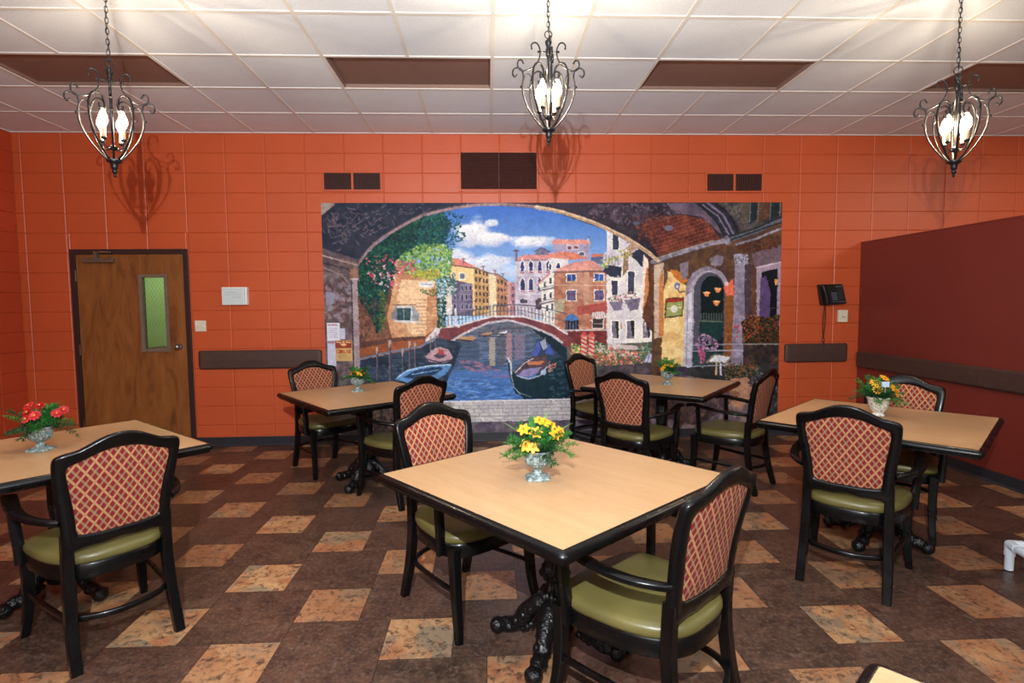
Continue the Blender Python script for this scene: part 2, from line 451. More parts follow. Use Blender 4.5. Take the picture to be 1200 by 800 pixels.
o = struct('door_knob', bm, M_STEEL, door)
# the lathe plate above was made at the origin: rotate it onto the door
me = o.data
for v in me.vertices:
    if abs(v.co.x) < .04 and v.co.z < .01: v.co = Vector((-3.302+v.co.x, .006-v.co.z, 1.072+v.co.y))
bm = bmesh.new()
for z in (.25, 1.05, 1.82): sweep(bm, [(DX0+fw, -.008, z-.055), (DX0+fw, -.008, z+.055)], .008, n=8)
struct('door_hinge', bm, simple('dull hinge metal', (110, 90, 74), .4, .7), door)
# green room behind the door
bm = bmesh.new(); gx0, gx1, gy = -5.2, -2.4, 1.5
box(bm, gx0, gx1, gy, gy+.05, 0, 2.7); box(bm, gx0-.05, gx0, .14, gy, 0, 2.7); box(bm, gx1, gx1+.05, .14, gy, 0, 2.7)
struct('wall_beyond', bm, M_GREEN)
bm = bmesh.new(); box(bm, gx0, gx1, .14, gy, 2.7, 2.74); struct('ceiling_beyond', bm, M_TBAR)
bm = bmesh.new(); box(bm, gx0, gx1, 0.008, gy, -.04, -.001); struct('floor_beyond', bm, M_FRAME)
o = None
bm = bmesh.new(); box(bm, -4.35, -3.5, 1.2, 1.49, .82, .98, .01); box(bm, -4.32, -3.53, 1.22, 1.49, 0, .82)
tag(obj('counter', bm, simple('dark wood counter', (92, 66, 52), .5)), 'dark counter seen low through the door glass', 'counter')
bm = bmesh.new(); lathe(bm, [(.05, 0), (.055, .02), (.055, .16), (.04, .19), (.02, .2)], 20)
tag(obj('canister', bm, M_WHITE, smooth=True, loc=(-3.98, 1.3, .98)), 'white canister on the counter seen through the door glass', 'canister')

# ------------------------------------------------------------------ wall fittings
def vent(name, label, x0, x1, z0, z1, mode, b=.018):
    t = thing(name, label, 'vent', ((x0+x1)/2, 0, z0), 0, 'wall vents')
    ox, oz = (x0+x1)/2, z0
    bm = bmesh.new()
    bars = [(x0, x0+b, z0, z1), (x1-b, x1, z0, z1), (x0+b, x1-b, z0, z0+b), (x0+b, x1-b, z1-b, z1)]
    if mode == 'v': m = (x0+x1)/2; bars.append((m-.012, m+.012, z0+b, z1-b))
    for a, c, d, e in bars: box(bm, a-ox, c-ox, -.016, 0, d-oz, e-oz, .003)
    obj('vent_frame', bm, M_ORANGE, t)
    bm = bmesh.new(); box(bm, x0+b-ox, x1-b-ox, -.004, -.001, b, z1-z0-b); obj('shade_backing', bm, M_VENTDARK, t)  # flat dark sheet stands in for the shade inside the vent
    bm = bmesh.new()
    if mode == 'v':
        x = x0+b+.012
        while x < x1-b-.006:
            if abs(x-ox) > .016: box(bm, x-ox-.0022, x-ox+.0022, -.013, -.005, b, z1-z0-b)
            x += .0165
    else:
        z = b+.008
        while z < z1-z0-b-.004:
            prism(bm, [(-.014, z-.006), (-.012, z-.007), (-.005, z+.003), (-.007, z+.004)], x0+b-ox, x1-b-ox, 'x'); z += .019
        box(bm, -.003, .003, -.016, -.012, b, z1-z0-b)
    obj('louvers', bm, M_VENTSLAT, t)
vent('wall_vent', 'small two-part vent with upright slats left of the wide central vent', -1.762, -1.145, 2.68, 2.886, 'v')
vent('wall_vent', 'large central vent with horizontal louvers above the mural', -.338, .497, 2.682, 3.098, 'h')
vent('wall_vent', 'small two-part vent with upright slats near the mural top right corner', 2.297, 2.93, 2.664, 2.878, 'v')

def bumper(x0, x1, z0, z1, label):
    t = thing('bumper_rail', label, 'bumper rail', ((x0+x1)/2, 0, z0), 0, 'brown bumper rails')
    hx, hz = (x1-x0)/2, (z1-z0)
    bm = bmesh.new(); c = .035
    prism(bm, [(-.001, .006), (-.022, .004), (-.032, .02), (-.034, hz/2), (-.032, hz-.02), (-.022, hz-.004), (-.001, hz-.006)], -hx+c, hx-c, 'x')
    obj('rail', bm, M_BUMPER, t)
    for s in (-1, 1):
        bm = bmesh.new(); rings = []
        for k_ in range(6):
            a = k_/5*PI/2; off = hx-c+c*math.sin(a); sc = .25+.75*math.cos(a); zz = .75+.25*math.cos(a)
            rings.append([bm.verts.new((s*off, y*sc, hz/2+(z-hz/2)*zz)) for y, z in [(-.001, .006), (-.022, .004), (-.032, .02), (-.034, hz/2), (-.032, hz-.02), (-.022, hz-.004), (-.001, hz-.006)]])
        for A, B in zip(rings, rings[1:]):
            for i in range(7): bm.faces.new((A[i], A[(i+1) % 7], B[(i+1) % 7], B[i]))
        bm.faces.new(rings[-1]); obj('end_cap', bm, M_BUMPER, t)
bumper(-3.106, -1.822, .826, 1.032, 'long brown bumper rail on the orange wall beside the door')
bumper(3.206, 3.915, .816, 1.03, 'short brown bumper rail on the orange wall under the telephone')
t = thing('bumper_rail', 'brown bumper rail running along the dark red partition', 'bumper rail', (XP, -1.8, .76), 0, 'brown bumper rails')
bm = bmesh.new(); prism(bm, [(0, .004), (-.03, .004), (-.042, .02), (-.044, .09), (-.042, .16), (-.03, .176), (0, .176)], -1.75, 1.72, 'y'); obj('rail', bm, M_BUMPER, t)
bm = bmesh.new(); prism(bm, [(0, .004), (-.03, .004), (-.042, .02), (-.044, .09), (-.042, .16), (-.03, .176), (0, .176)], 1.72, 1.755, 'y'); obj('end_cap', bm, M_BUMPER, t)

t = thing('wall_switch', 'cream double light switch beside the wooden door', 'light switch', (-3.073, 0, 1.23))
bm = bmesh.new(); box(bm, -.057, .057, -.008, 0, 0, .115, .003); obj('cover_plate', bm, M_CREAM, t)
for s in (-1, 1):
    bm = bmesh.new(); box(bm, s*.023-.006, s*.023+.006, -.018, -.007, .045, .066, .002); obj('toggle', bm, M_CREAM, t)
t = thing('wall_dimmer', 'small cream wall control under the telephone near the partition', 'wall switch', (3.847, 0, 1.258))
bm = bmesh.new(); box(bm, -.052, .052, -.03, 0, 0, .133, .006); obj('housing', bm, M_CREAM, t)
bm = bmesh.new(); sweep(bm, [(-.012, -.032, .062), (.004, -.034, .052), (.02, -.032, .056)], .003, n=6); obj('slider', bm, M_PHONEK, t)
t = thing('notice_box', 'white box with a printed notice on the orange wall', 'wall box', (-2.693, .002, 1.505))
bm = bmesh.new(); box(bm, -.128, .128, -.055, 0, 0, .185, .006); obj('box_body', bm, M_WHITE, t)
bm = bmesh.new(); box(bm, -.122, .095, -.0565, -.055, .008, .175); obj('notice_sheet', bm, simple('pale notice paper', (206, 218, 220), .6, var=.02), t)
bm = bmesh.new(); box(bm, .105, .109, -.0565, -.0545, .004, .181)
rr = random.Random(3)
for z, xs in ((.105, (-.095, .07)), (.078, (-.02, .065)), (.128, (-.09, .02))):
    x = xs[0]
    while x < xs[1]:
        w = rr.uniform(.004, .012); box(bm, x, x+w, -.0572, -.0564, z, z+.0045); x += w+rr.uniform(.003, .005)
obj('printed_lines', bm, simple('grey print', (150, 160, 166), .7), t)
bm = bmesh.new(); box(bm, -.055, .055, -.006, 0, 0, .115, .002); box(bm, -.018, .018, -.009, -.005, .015, .05, .003); box(bm, -.018, .018, -.009, -.005, .065, .10, .003)
tag(obj('wall_outlet', bm, M_ORANGE, loc=(-2.315, 0, .375)), 'orange painted wall outlet low beside the far left chair', 'outlet')

# desk telephone hung on the wall
t = thing('wall_telephone', 'black push-button telephone with hanging cord on the orange wall', 'telephone', (3.70, 0, 1.45))
bm = bmesh.new()
Pp = [(-.15, .22), (.115, .225), (.155, .012), (-.11, -.005)]
A = [bm.verts.new((x, -.002, z)) for x, z in Pp]; B = [bm.verts.new((x, -.075 if z < .1 else -.05, z)) for x, z in Pp]
bm.faces.new(A); bm.faces.new(B)
for i in range(4): bm.faces.new((A[i], A[(i+1) % 4], B[(i+1) % 4], B[i]))
bmesh.ops.bevel(bm, geom=list(bm.edges), offset=.006, segments=2, affect='EDGES')
obj('phone_body', bm, M_PHONE, t)
bm = bmesh.new(); sweep(bm, catmull([(-.118, -.085, .205), (-.112, -.105, .165), (-.098, -.11, .11), (-.083, -.11, .06), (-.075, -.10, .018)], 5), lambda s: .022+.008*abs(2*s-1)**2, lambda s: .014+.01*abs(2*s-1)**3, n=10, sq=3); obj('handset', bm, M_PHONE, t, smooth=True)
for r in range(4):
    for c in range(3):
        z = .125-r*.022; x = -.012+c*.021-(.6-z*2)*0+r*.004
        bm = bmesh.new(); box(bm, x-.008, x+.008, -.078, -.06, z-.007, z+.007, .002); obj('key', bm, M_PHONEK, t)
bm = bmesh.new()
prism(bm, [(.055, .175), (.1, .177), (.118, .06), (.073, .055)], -.07, -.055, 'y'); obj('directory_card', bm, simple('dark card window', (38, 38, 44), .3), t)
bm = bmesh.new(); prism(bm, [(.03, .2), (.1, .203), (.101, .192), (.031, .189)], -.062, -.045, 'y')
for i in range(6): pass
obj('trim_strip', bm, M_PHONEK, t)
for i in range(6):
    x = -.004+i*.024; bm = bmesh.new(); box(bm, x, x+.014, -.079, -.06, .03, .038); obj('function_key', bm, M_PHONEK, t)
bm = bmesh.new(); pts = []
n = 150
for i in range(n+1):
    s = i/n
    if s < .5: z = -.0-.46*(s*2); x = -.066+.012*math.sin(s*9)
    else: z = -.46+.45*((s-.5)*2); x = -.066-.022*math.sin((s-.5)*2*PI)+.006
    if .42 < s < .58: x += .018*math.cos((s-.42)/.16*PI)*1
    pts.append((x+.006*math.cos(i*1.9), -.03+.006*math.sin(i*1.9), z+.02))
sweep(bm, pts, .0035, n=5); obj('coiled_cord', bm, M_PHONE, t, smooth=True)
# ------------------------------------------------------------------ the canal mural (flat print on the wall)
OS = 1.5; U0, V0, U1, V1 = 378.5, 237.0, 915.0, 511.0
NW, NH = int((U1-U0)*OS)+1, int((V1-V0)*OS)+1
UU, VV = np.meshgrid(U0+np.arange(NW)/OS, V0+np.arange(NH)/OS)
IMG = np.zeros((NH, NW, 3)); nr = np.random.RandomState(5)

def vnoise(sx, sy=None, seed=0, oct=3):
    sy = sy or sx; out = np.zeros((NH, NW)); amp = 1; tot = 0; rs = np.random.RandomState(seed)
    for o_ in range(oct):
        gx, gy = UU/(sx/2**o_)+50, VV/(sy/2**o_)+50
        g = rs.rand(400, 400); ix, iy = np.floor(gx).astype(int), np.floor(gy).astype(int); fx, fy = gx-ix, gy-iy
        fx = fx*fx*(3-2*fx); fy = fy*fy*(3-2*fy); ix %= 399; iy %= 399
        v = (g[iy, ix]*(1-fx)+g[iy, ix+1]*fx)*(1-fy)+(g[iy+1, ix]*(1-fx)+g[iy+1, ix+1]*fx)*fy
        out += v*amp; tot += amp; amp *= .55
    return out/tot*2-1
N4, N10, N25, N2 = vnoise(4, seed=1), vnoise(10, seed=2), vnoise(25, seed=3), vnoise(2, seed=4, oct=2)
WOB = vnoise(5, seed=9)*.7; WOB2 = vnoise(5, seed=10)*.7

def inside(pts, wob=True):
    u, v = (UU+WOB, VV+WOB2) if wob else (UU, VV)
    m = np.zeros(u.shape, bool); n = len(pts)
    for i in range(n):
        x0, y0 = pts[i]; x1, y1 = pts[(i+1) % n]
        if y0 == y1: continue
        c = ((y0 > v) != (y1 > v)) & (u < (x1-x0)*(v-y0)/(y1-y0)+x0); m ^= c
    return m
def C_(c): return np.array(c, float)/255
def fill(pts, c, amp=.10, nz=None, c2=None, c2n=None, wob=True, mask=None):
    m = inside(pts, wob) if mask is None else mask
    base = np.broadcast_to(C_(c), IMG.shape).copy()
    if c2 is not None:
        t = np.clip((N10 if c2n is None else c2n)*1.6+.5, 0, 1)[..., None]; base = base*(1-t)+C_(c2)*t
    base *= (1+amp*(N4 if nz is None else nz))[..., None]
    IMG[m] = np.clip(base, 0, 1)[m]; return m
def vgrad(m, c0, c1, v0, v1):
    t = np.clip((VV-v0)/(v1-v0), 0, 1)[..., None]; g = C_(c0)*(1-t)+C_(c1)*t; IMG[m] = g[m]
def line(pts, w, c, amp=.15, a=1.):
    d = np.full(UU.shape, 1e9); u, v = UU+WOB*.5, VV+WOB2*.5
    for (x0, y0), (x1, y1) in zip(pts, pts[1:]):
        L = (x1-x0)**2+(y1-y0)**2+1e-9; t = np.clip(((u-x0)*(x1-x0)+(v-y0)*(y1-y0))/L, 0, 1)
        d = np.minimum(d, np.hypot(u-x0-t*(x1-x0), v-y0-t*(y1-y0)))
    al = np.clip((w/2+.35-d)/.7, 0, 1)[..., None]*a
    IMG[:] = IMG*(1-al)+np.clip(C_(c)*(1+amp*N4[..., None]), 0, 1)*al
def dab(x, y, rx, ry, c, ang=0, a=.9):
    r = max(rx, ry)+1; i0 = max(0, int((x-r-U0)*OS)); i1 = min(NW, int((x+r-U0)*OS)+2); j0 = max(0, int((y-r-V0)*OS)); j1 = min(NH, int((y+r-V0)*OS)+2)
    if i0 >= i1 or j0 >= j1: return
    u = UU[j0:j1, i0:i1]-x; v = VV[j0:j1, i0:i1]-y; ca, sa = math.cos(ang), math.sin(ang)
    d = ((u*ca+v*sa)/rx)**2+((-u*sa+v*ca)/ry)**2; al = (np.clip((1.25-d)*2, 0, 1)*a)[..., None]
    IMG[j0:j1, i0:i1] = IMG[j0:j1, i0:i1]*(1-al)+C_(c)*al
def dabs(pts, n, cols, r=(.8, 2.), asp=.6, ang=None, a=.85, m=None):
    m = inside(pts, True) if m is None else m; jj, ii = np.nonzero(m)
    if len(jj) == 0: return
    for k_ in nr.randint(0, len(jj), n):
        c = np.array(cols[nr.randint(len(cols))])*(1+nr.uniform(-.12, .12)); rr = nr.uniform(*r)
        dab(U0+ii[k_]/OS, V0+jj[k_]/OS, rr, rr*asp, np.clip(c, 0, 255), nr.uniform(0, PI) if ang is None else ang+nr.normal()*.25, a)
def win(x0, y0, x1, y1, c=(52, 62, 88), frame=(196, 190, 186), fw=1.2, arch=False):
    P_ = [(x0-fw, y1+fw), (x0-fw, y0-fw), (x1+fw, y0-fw), (x1+fw, y1+fw)]
    Q_ = [(x0, y1), (x0, y0), (x1, y0), (x1, y1)]
    if arch:
        m = (x0+x1)/2; P_ = [(x0-fw, y1+fw), (x0-fw, y0+2), (m, y0-2-fw), (x1+fw, y0+2), (x1+fw, y1+fw)]; Q_ = [(x0, y1), (x0, y0+3), (m, y0-1), (x1, y0+3), (x1, y1)]
    if frame is not None: fill(P_, frame, .08)
    fill(Q_, c, .35)
def rect(x0, y0, x1, y1): return [(x0, y0), (x1, y0), (x1, y1), (x0, y1)]

# sky and clouds
allm = np.ones(UU.shape, bool); vgrad(allm, (58, 104, 190), (160, 196, 234), 238, 345)
IMG[:] *= (1+.05*N10[..., None])
def cloud(cx, cy, rx, ry, a=1., seed=0):
    n_ = vnoise(16, 9, seed=20+seed, oct=4); d = 1-np.hypot((UU-cx)/rx, (VV-cy)/ry)+n_*.55
    al = (np.clip(d*2.2, 0, 1)*a)[..., None]; t = np.clip((VV-cy)/ry*.5+.5+n_*.4, 0, 1)[..., None]
    IMG[:] = IMG*(1-al)+(C_((244, 242, 240))*(1-t)+C_((190, 196, 216))*t)*al
cloud(548, 272, 26, 17, 1, 1); cloud(575, 279, 24, 11, 1, 2); cloud(576, 262, 10, 5, .9, 3); cloud(618, 285, 34, 9, .95, 4); cloud(560, 310, 50, 13, .8, 5); cloud(530, 300, 26, 10, .8, 6); cloud(600, 320, 30, 10, .5, 7); cloud(660, 288, 25, 6, .4, 8)

# houses behind the bridge
fill([(526, 320), (527, 305), (536, 305), (556, 313), (556, 372), (526, 372)], (226, 196, 138), .06)
fill([(528, 303), (536, 303), (557, 313), (553, 315), (527, 311)], (206, 124, 116), .1)
fill([(555, 313), (573, 320), (573, 372), (555, 372)], (180, 140, 92), .14, c2=(204, 166, 116))
line([(527, 311), (556, 315), (573, 321)], 1.3, (92, 74, 78))
win(538.5, 321, 544, 328, (120, 134, 160), (232, 220, 200))
for i, x in enumerate((557.5, 562, 566.5, 570.5)):
    for y in (317+i, 326+i*.8, 335+i*.6, 343+i*.4, 351+i*.3, 360):
        fill(rect(x-1.1, y, x+1.1, y+5), (74, 62, 66), .3)
fill([(523, 330), (527, 327), (553, 334), (554, 372), (523, 372)], (122, 112, 138), .14, c2=(92, 84, 112))
fill([(521, 338), (529, 336), (529, 372), (521, 372)], (214, 206, 198), .08)
for x in (532, 541, 546, 551):
    for y in (336, 347, 358): win(x-1.2, y, x+1.2, y+5.5, (60, 62, 92), (156, 148, 166), .7)
fill([(573, 322), (581, 324), (581, 372), (573, 372)], (222, 202, 166), .06)
fill([(581, 323), (594, 331), (594, 372), (581, 372)], (158, 114, 88), .12, c2=(182, 134, 96))
line([(572, 321), (582, 322.5), (595, 331)], 1.2, (110, 84, 84))
for i, x in enumerate((583.5, 587.5, 591.5)):
    for y in (329+i*1.5, 338+i, 347+i*.7, 357): fill(rect(x-1, y, x+1, y+4.5), (78, 62, 72), .3)
fill([(594, 331), (603, 333), (603, 372), (594, 372)], (196, 150, 150), .08)
fill([(598, 331), (603.5, 333), (603.5, 372), (598, 372)], (172, 122, 130), .1)
for y in (338, 346, 354): fill(rect(600, y, 602, y+4), (96, 70, 90), .2)
for x, y in ((543, 304), (566, 313), (580, 318), (589, 322)): line([(x, y), (x, y+6)], 1.6, (150, 110, 106)); line([(x-2, y), (x+2, y)], 1., (120, 90, 92))
# lavender palace
fill([(604, 305), (650, 304), (650, 375), (604, 375)], (170, 162, 184), .10, c2=(196, 188, 200))
fill([(605, 304), (612, 300), (650, 297), (650, 304.5), (606, 306)], (206, 138, 134), .12)
fill([(627, 300), (628, 295), (635, 291.5), (643, 295), (643, 300)], (110, 108, 132), .15); line([(626, 295.5), (635, 291), (644, 296)], 1.2, (70, 70, 90))
line([(605, 294), (605, 306)], 2.4, (120, 96, 120)); line([(602.5, 294.5), (607.5, 294.5)], 1.6, (90, 76, 100))
line([(605, 306.5), (650, 305.5)], 1.2, (120, 96, 112)); line([(605, 324), (650, 324)], 1.0, (206, 200, 212)); line([(605, 347), (650, 347)], 1.2, (206, 200, 212))
for x in (612, 621.8, 632.3, 642.5):
    win(x-2, 307.5, x+2, 319, (44, 62, 108), (214, 206, 214), 1.1, True); fill(rect(x-2.5, 319.5, x+2.5, 321.5), (168, 96, 108))
    win(x-2.4, 328, x+2.4, 342, (46, 62, 104), (214, 206, 214), 1.1, True); fill(rect(x-2.5, 342.5, x+2.5, 344), (168, 96, 108))
fill(rect(609, 353, 617, 357.5), (70, 66, 84)); line([(608.5, 352.5), (613, 351), (617.5, 352.5)], 1., (214, 208, 214))
fill([(627, 365), (627, 354), (632, 351), (637, 354), (637, 365)], (84, 62, 76), .2)
# left cream house with balconies, terraces of the brick house behind
fill([(630, 334), (646, 322), (650, 320), (650, 398), (634, 395), (634, 345)], (222, 218, 212), .07)
line([(629, 336), (646, 320), (650, 318)], 1.8, (196, 128, 120))
for x, y in ((638, 331), (645, 327), (638, 347), (645, 345), (641, 360), (647, 358)): fill(rect(x-1.4, y, x+1.4, y+7), (74, 74, 96), .3)
for y0 in (340, 356): line([(631, y0+3), (650, y0-1)], 2., (108, 108, 118)); line([(632, y0), (650, y0-4)], .8, (90, 96, 104))
fill([(647.5, 285), (691, 284.5), (691, 304), (650, 301)], (158, 148, 178), .1)
fill([(646.5, 283.5), (650, 281), (690, 282), (692, 287), (647, 287)], (214, 146, 136), .1); line([(689, 279), (689, 284)], 2., (190, 184, 200)); line([(687, 279), (691, 279)], 1., (90, 90, 110))
for x0, x1 in ((664.5, 669.5), (672, 677.5)): win(x0, 289, x1, 293, (116, 74, 82), (206, 198, 206), .8)
win(678.5, 297, 684.5, 301, (84, 90, 116), (206, 198, 206), .8)
fill([(655, 296), (670, 296.5), (690, 304.5), (668, 306), (652, 302)], (202, 122, 100), .12)
fill([(692, 299), (705, 298.5), (706, 302), (693, 303)], (204, 120, 96), .1); fill([(692, 303), (706, 302), (708, 312), (693, 310)], (92, 104, 142), .15)
fill([(644, 300), (654, 298), (666, 304), (664, 322), (644, 322)], (206, 202, 206), .07); fill([(644, 300), (653, 297), (666, 303), (664, 305), (644, 303)], (208, 132, 116), .1)
win(651.5, 309.5, 656.5, 316, (40, 66, 120), (232, 228, 226), 1., True); win(643, 310, 645.5, 317, (40, 66, 120), (232, 228, 226), 1., True)
fill([(649, 320), (711, 318), (711, 398), (649, 398)], (160, 104, 84), .16, c2=(188, 138, 116))
fill(rect(684, 320, 690, 372), (190, 146, 126), .1)
fill([(648.5, 319.5), (664, 311), (690, 305.5), (698, 309), (708, 319), (650, 320.5)], (212, 152, 140), .12)
for i in range(20): line([(655+i*2.6, 319.5), (672+i*1.35, 308)], .5, (176, 106, 102), a=.5)
line([(648, 320.5), (709, 319.5)], 1.6, (110, 84, 88)); line([(650, 336), (711, 337)], .8, (206, 180, 166)); line([(711, 320), (711, 400)], 1.4, (210, 196, 186))
for x0, x1 in ((664, 674.5), (696.5, 707)):
    win(x0, 323, x1, 331.5, (54, 84, 156), (222, 210, 204)); line([((x0+x1)/2, 323), ((x0+x1)/2, 331)], .7, (196, 196, 210)); line([(x0, 332), (x1, 332)], 1., (170, 150, 60))
    win(x0, 343, x1, 354.5, (84, 82, 122), (222, 210, 204)); line([((x0+x1)/2, 343), ((x0+x1)/2, 355)], 1.2, (128, 84, 96))
fill([(676, 362), (711, 357), (711, 370), (676, 372)], (166, 82, 76), .15)
fill([(649, 355), (662, 352), (660, 368), (649, 372)], (170, 160, 132), .15)
fill([(662, 390), (662, 378), (665, 373), (670, 371), (675, 373), (678, 378), (678, 390)], (40, 44, 60), .3)
fill([(661.5, 379), (663, 374), (669, 370.5), (675, 373), (678, 379)], (70, 116, 180), .1)
for i in range(4): line([(664+i*3.6, 380), (664+i*3.6, 389)], .7, (120, 130, 150))
win(694.5, 377, 706.5, 388, (62, 54, 58), (206, 196, 188)); fill([(692, 375), (694, 369), (708, 369), (711, 376)], (216, 206, 204), .06)
for i in range(7): line([(694+i*2.5, 370), (692.5+i*2.9, 376)], .7, (150, 120, 130))
line([(696, 383), (706, 383)], .8, (170, 160, 150))
fill([(644, 391), (711, 391), (711, 409), (644, 409)], (124, 58, 56), .16, c2=(104, 50, 52)); line([(644, 390.5), (711, 390.5)], 1.8, (196, 186, 182))
# white building on the right bank
fill([(711, 266), (729, 272), (748, 284), (770, 300), (770, 410), (711, 407)], (228, 225, 218), .05, c2=(206, 200, 206), c2n=N25)
win(717.5, 273, 724.5, 294, (58, 66, 92), (236, 230, 220), .8)
fill([(736, 300), (746, 294), (753.5, 292.5), (753, 316), (746, 308)], (50, 54, 74), .2)
fill([(736, 288), (746, 284), (752, 290), (744, 294), (737, 299)], (182, 146, 142), .15)
fill([(706, 320), (712, 311), (728, 315), (727, 327), (716, 327)], (52, 58, 76), .25)
fill([(705, 313), (706, 299), (715, 293), (721, 296), (728, 307), (727, 312)], (196, 190, 200), .12); 
for i in range(6): line([(706+i*3.6, 300+i*.6), (706+i*3.6, 312)], .8, (110, 110, 130))
fill([(731, 298), (736, 294), (736, 320), (729, 326)], (146, 118, 94), .2)
win(716.5, 331.5, 723.5, 349, (62, 62, 88), (240, 236, 230), .9); win(735.5, 320, 743, 348, (66, 68, 90), (240, 236, 230), .9)
fill([(713, 357), (730, 356), (728, 366), (720, 368)], (120, 110, 134), .25); fill([(732, 355), (750, 352), (748, 366), (738, 368)], (116, 106, 130), .25)
dabs([(712, 352), (744, 343), (746, 352), (714, 358)], 90, [(206, 108, 128), (90, 122, 84), (70, 96, 76), (230, 190, 190)], (.7, 1.5))
dabs([(706, 308), (724, 300), (726, 306), (708, 314)], 40, [(196, 176, 90), (96, 130, 70)], (.7, 1.5)); dabs([(724, 296), (742, 288), (740, 302), (727, 304)], 70, [(200, 184, 90), (206, 120, 110), (110, 140, 80)], (.7, 1.5))
dabs([(703, 306), (712, 304), (712, 316), (704, 318)], 30, [(120, 140, 80), (190, 190, 120)], (.7, 1.4))
for x0, x1 in ((717, 725), (734.5, 743.5), (753.5, 762)): win(x0, 380, x1, 401, (128, 120, 136), (238, 234, 228), 1.4); fill([(x0+4, 380), (x1, 380), (x1, 401), (x1-2, 400)], (42, 48, 54), .2)
line([(728, 384), (728, 389)], 1.8, (206, 150, 104))
fill([(754, 298), (761, 301), (759, 330), (757, 392), (752, 360)], (232, 214, 196), .06); fill([(757, 315), (762, 318), (762, 348), (756, 360), (753, 372)], (202, 128, 78), .15)
fill([(759, 301), (769, 306), (767, 398), (752, 375), (760, 345)], (96, 62, 48), .2)
# bridge
for i in range(34):
    x = 512+i*4.1; yt = 386-12.5*math.exp(-((x-592)/55)**2)
    line([(x, yt-13), (x, yt)], .8, (60, 66, 80)); 
line([(511, 373), (540, 369), (575, 360), (600, 359), (630, 361), (664, 371)], 1.3, (84, 88, 104)); line([(511, 379), (540, 376), (575, 367), (612, 366), (664, 380)], .7, (84, 88, 104))
for x in (526, 533): line([(x, 364), (x, 386)], 2.6, (206, 204, 210))
line([(576, 357), (576, 373)], 1.6, (190, 190, 200)); line([(645, 368), (645, 384)], 1.6, (190, 190, 200))
BR = [(510, 386), (537, 383.5), (556, 378), (575, 373), (612, 373.5), (646, 383), (660, 391), (672, 402), (680, 416), (664, 412), (646, 396), (620, 384.5), (595, 377.5), (570, 381), (544, 392), (524, 404), (510, 410)]
UNDER = [(480, 480), (505, 412), (524, 404), (544, 392), (570, 381), (595, 377.5), (620, 384.5), (646, 396), (664, 412), (720, 412), (720, 480)]
# canal water
m = fill(UNDER, (84, 98, 118), .1); vgrad(m, (104, 112, 130), (70, 108, 168), 385, 470)
st = vnoise(22, 1.7, seed=31); st2 = vnoise(9, 1.2, seed=32)
IMG[m] *= (1+.20*st+.16*st2)[m][:, None]
def blend(m, c, a): IMG[m] = IMG[m]*(1-a)+C_(c)*a
dk = m & (VV < 440-(UU-520)*.0) & (st > .0) & (VV < 436); blend(dk, (52, 66, 86), .55)
blend(m & (UU < 560) & (VV > 404) & (VV < 432), (58, 74, 96), .45)
for x0, x1, y0, y1, c in ((572, 579, 398, 432, (206, 184, 150)), (592, 599, 393, 430, (196, 140, 138)), (602, 614, 395, 425, (140, 120, 140)), (583, 590, 398, 430, (96, 92, 96))):
    blend(m & (UU+st2*2 > x0) & (UU+st2*2 < x1) & (VV > y0) & (VV < y1), c, .62)
dabs([(534, 424), (556, 426), (596, 442), (594, 449), (570, 444), (548, 437)], 120, [(160, 110, 134), (140, 104, 136)], (1.5, 4), .25, .25, .6)
bl = m & (VV > 438) & (UU < 660); blend(bl & (st > -.25), (66, 116, 190), .55); dabs([(512, 445), (605, 450), (640, 474), (512, 474)], 220, [(96, 142, 206), (58, 94, 168), (120, 160, 214)], (2, 6), .16, 0, .55)
blend(m & (UU > 628+6*st) & (VV > 400), (40, 58, 76), .75)
fill(BR, (128, 66, 70), .15, c2=(108, 60, 70))
line([(510, 386), (537, 383.5), (556, 378), (575, 373), (612, 373.5), (646, 383), (664, 395)], 2.2, (206, 200, 204))
line([(523, 405), (544, 392), (570, 381), (595, 377.5), (620, 384.5), (646, 396), (658, 405)], 2.6, (186, 176, 184))
fill([(620, 386), (646, 398), (664, 414), (678, 430), (660, 425), (640, 404)], (28, 46, 58), .2)
for pts, c in (([(533, 400), (540, 396.5), (553, 396), (557, 398), (552, 402), (540, 402)], (176, 138, 100)), ([(560, 396), (566, 392.5), (576, 392), (574, 396), (566, 397)], (170, 130, 104)), ([(578, 394), (594, 390), (592, 394), (584, 396)], (206, 204, 214))):
    fill(pts, c, .12); line(pts[:1]+pts[-2:], 1.4, (60, 54, 66))
dabs([(560, 386), (615, 384), (612, 392), (560, 392)], 50, [(110, 92, 106), (130, 108, 100), (80, 80, 96)], (1, 2.2), .5)
# left bank: brick house, ivy, quay, boats
fill([(416, 300), (512, 330), (512, 430), (416, 430)], (204, 158, 118), .1, c2=(182, 128, 92))
fill([(416, 318), (462, 330), (452, 372), (458, 400), (416, 420)], (104, 70, 60), .25, c2=(136, 92, 74))
fill([(470, 328), (511, 330), (500, 345), (497, 400), (478, 392), (464, 350)], (226, 190, 150), .1)
for i in range(13):
    y = 352+i*4.2
    for j in range(9): x = 484+j*3.1+(i % 2)*1.5; line([(x, y), (x+1.8, y)], 1., (168, 118, 94), a=.8)
for i in range(10): line([(458+i*5, 362+i*.4), (459+i*5, 400)], .4, (150, 100, 76), a=.25)
win(464, 362, 480, 376.5, (52, 78, 84), (196, 200, 206), 2.4); line([(472, 362), (472, 376)], .8, (150, 160, 160)); fill([(457.5, 368), (464, 358), (464, 376), (458, 376)], (122, 124, 138), .2); fill([(482, 358), (490, 368), (490, 377), (482, 377)], (142, 146, 156), .2); line([(459, 358), (486, 358)], 1.3, (120, 90, 80)); line([(470, 378.5), (491, 378.5)], 2., (210, 208, 210))
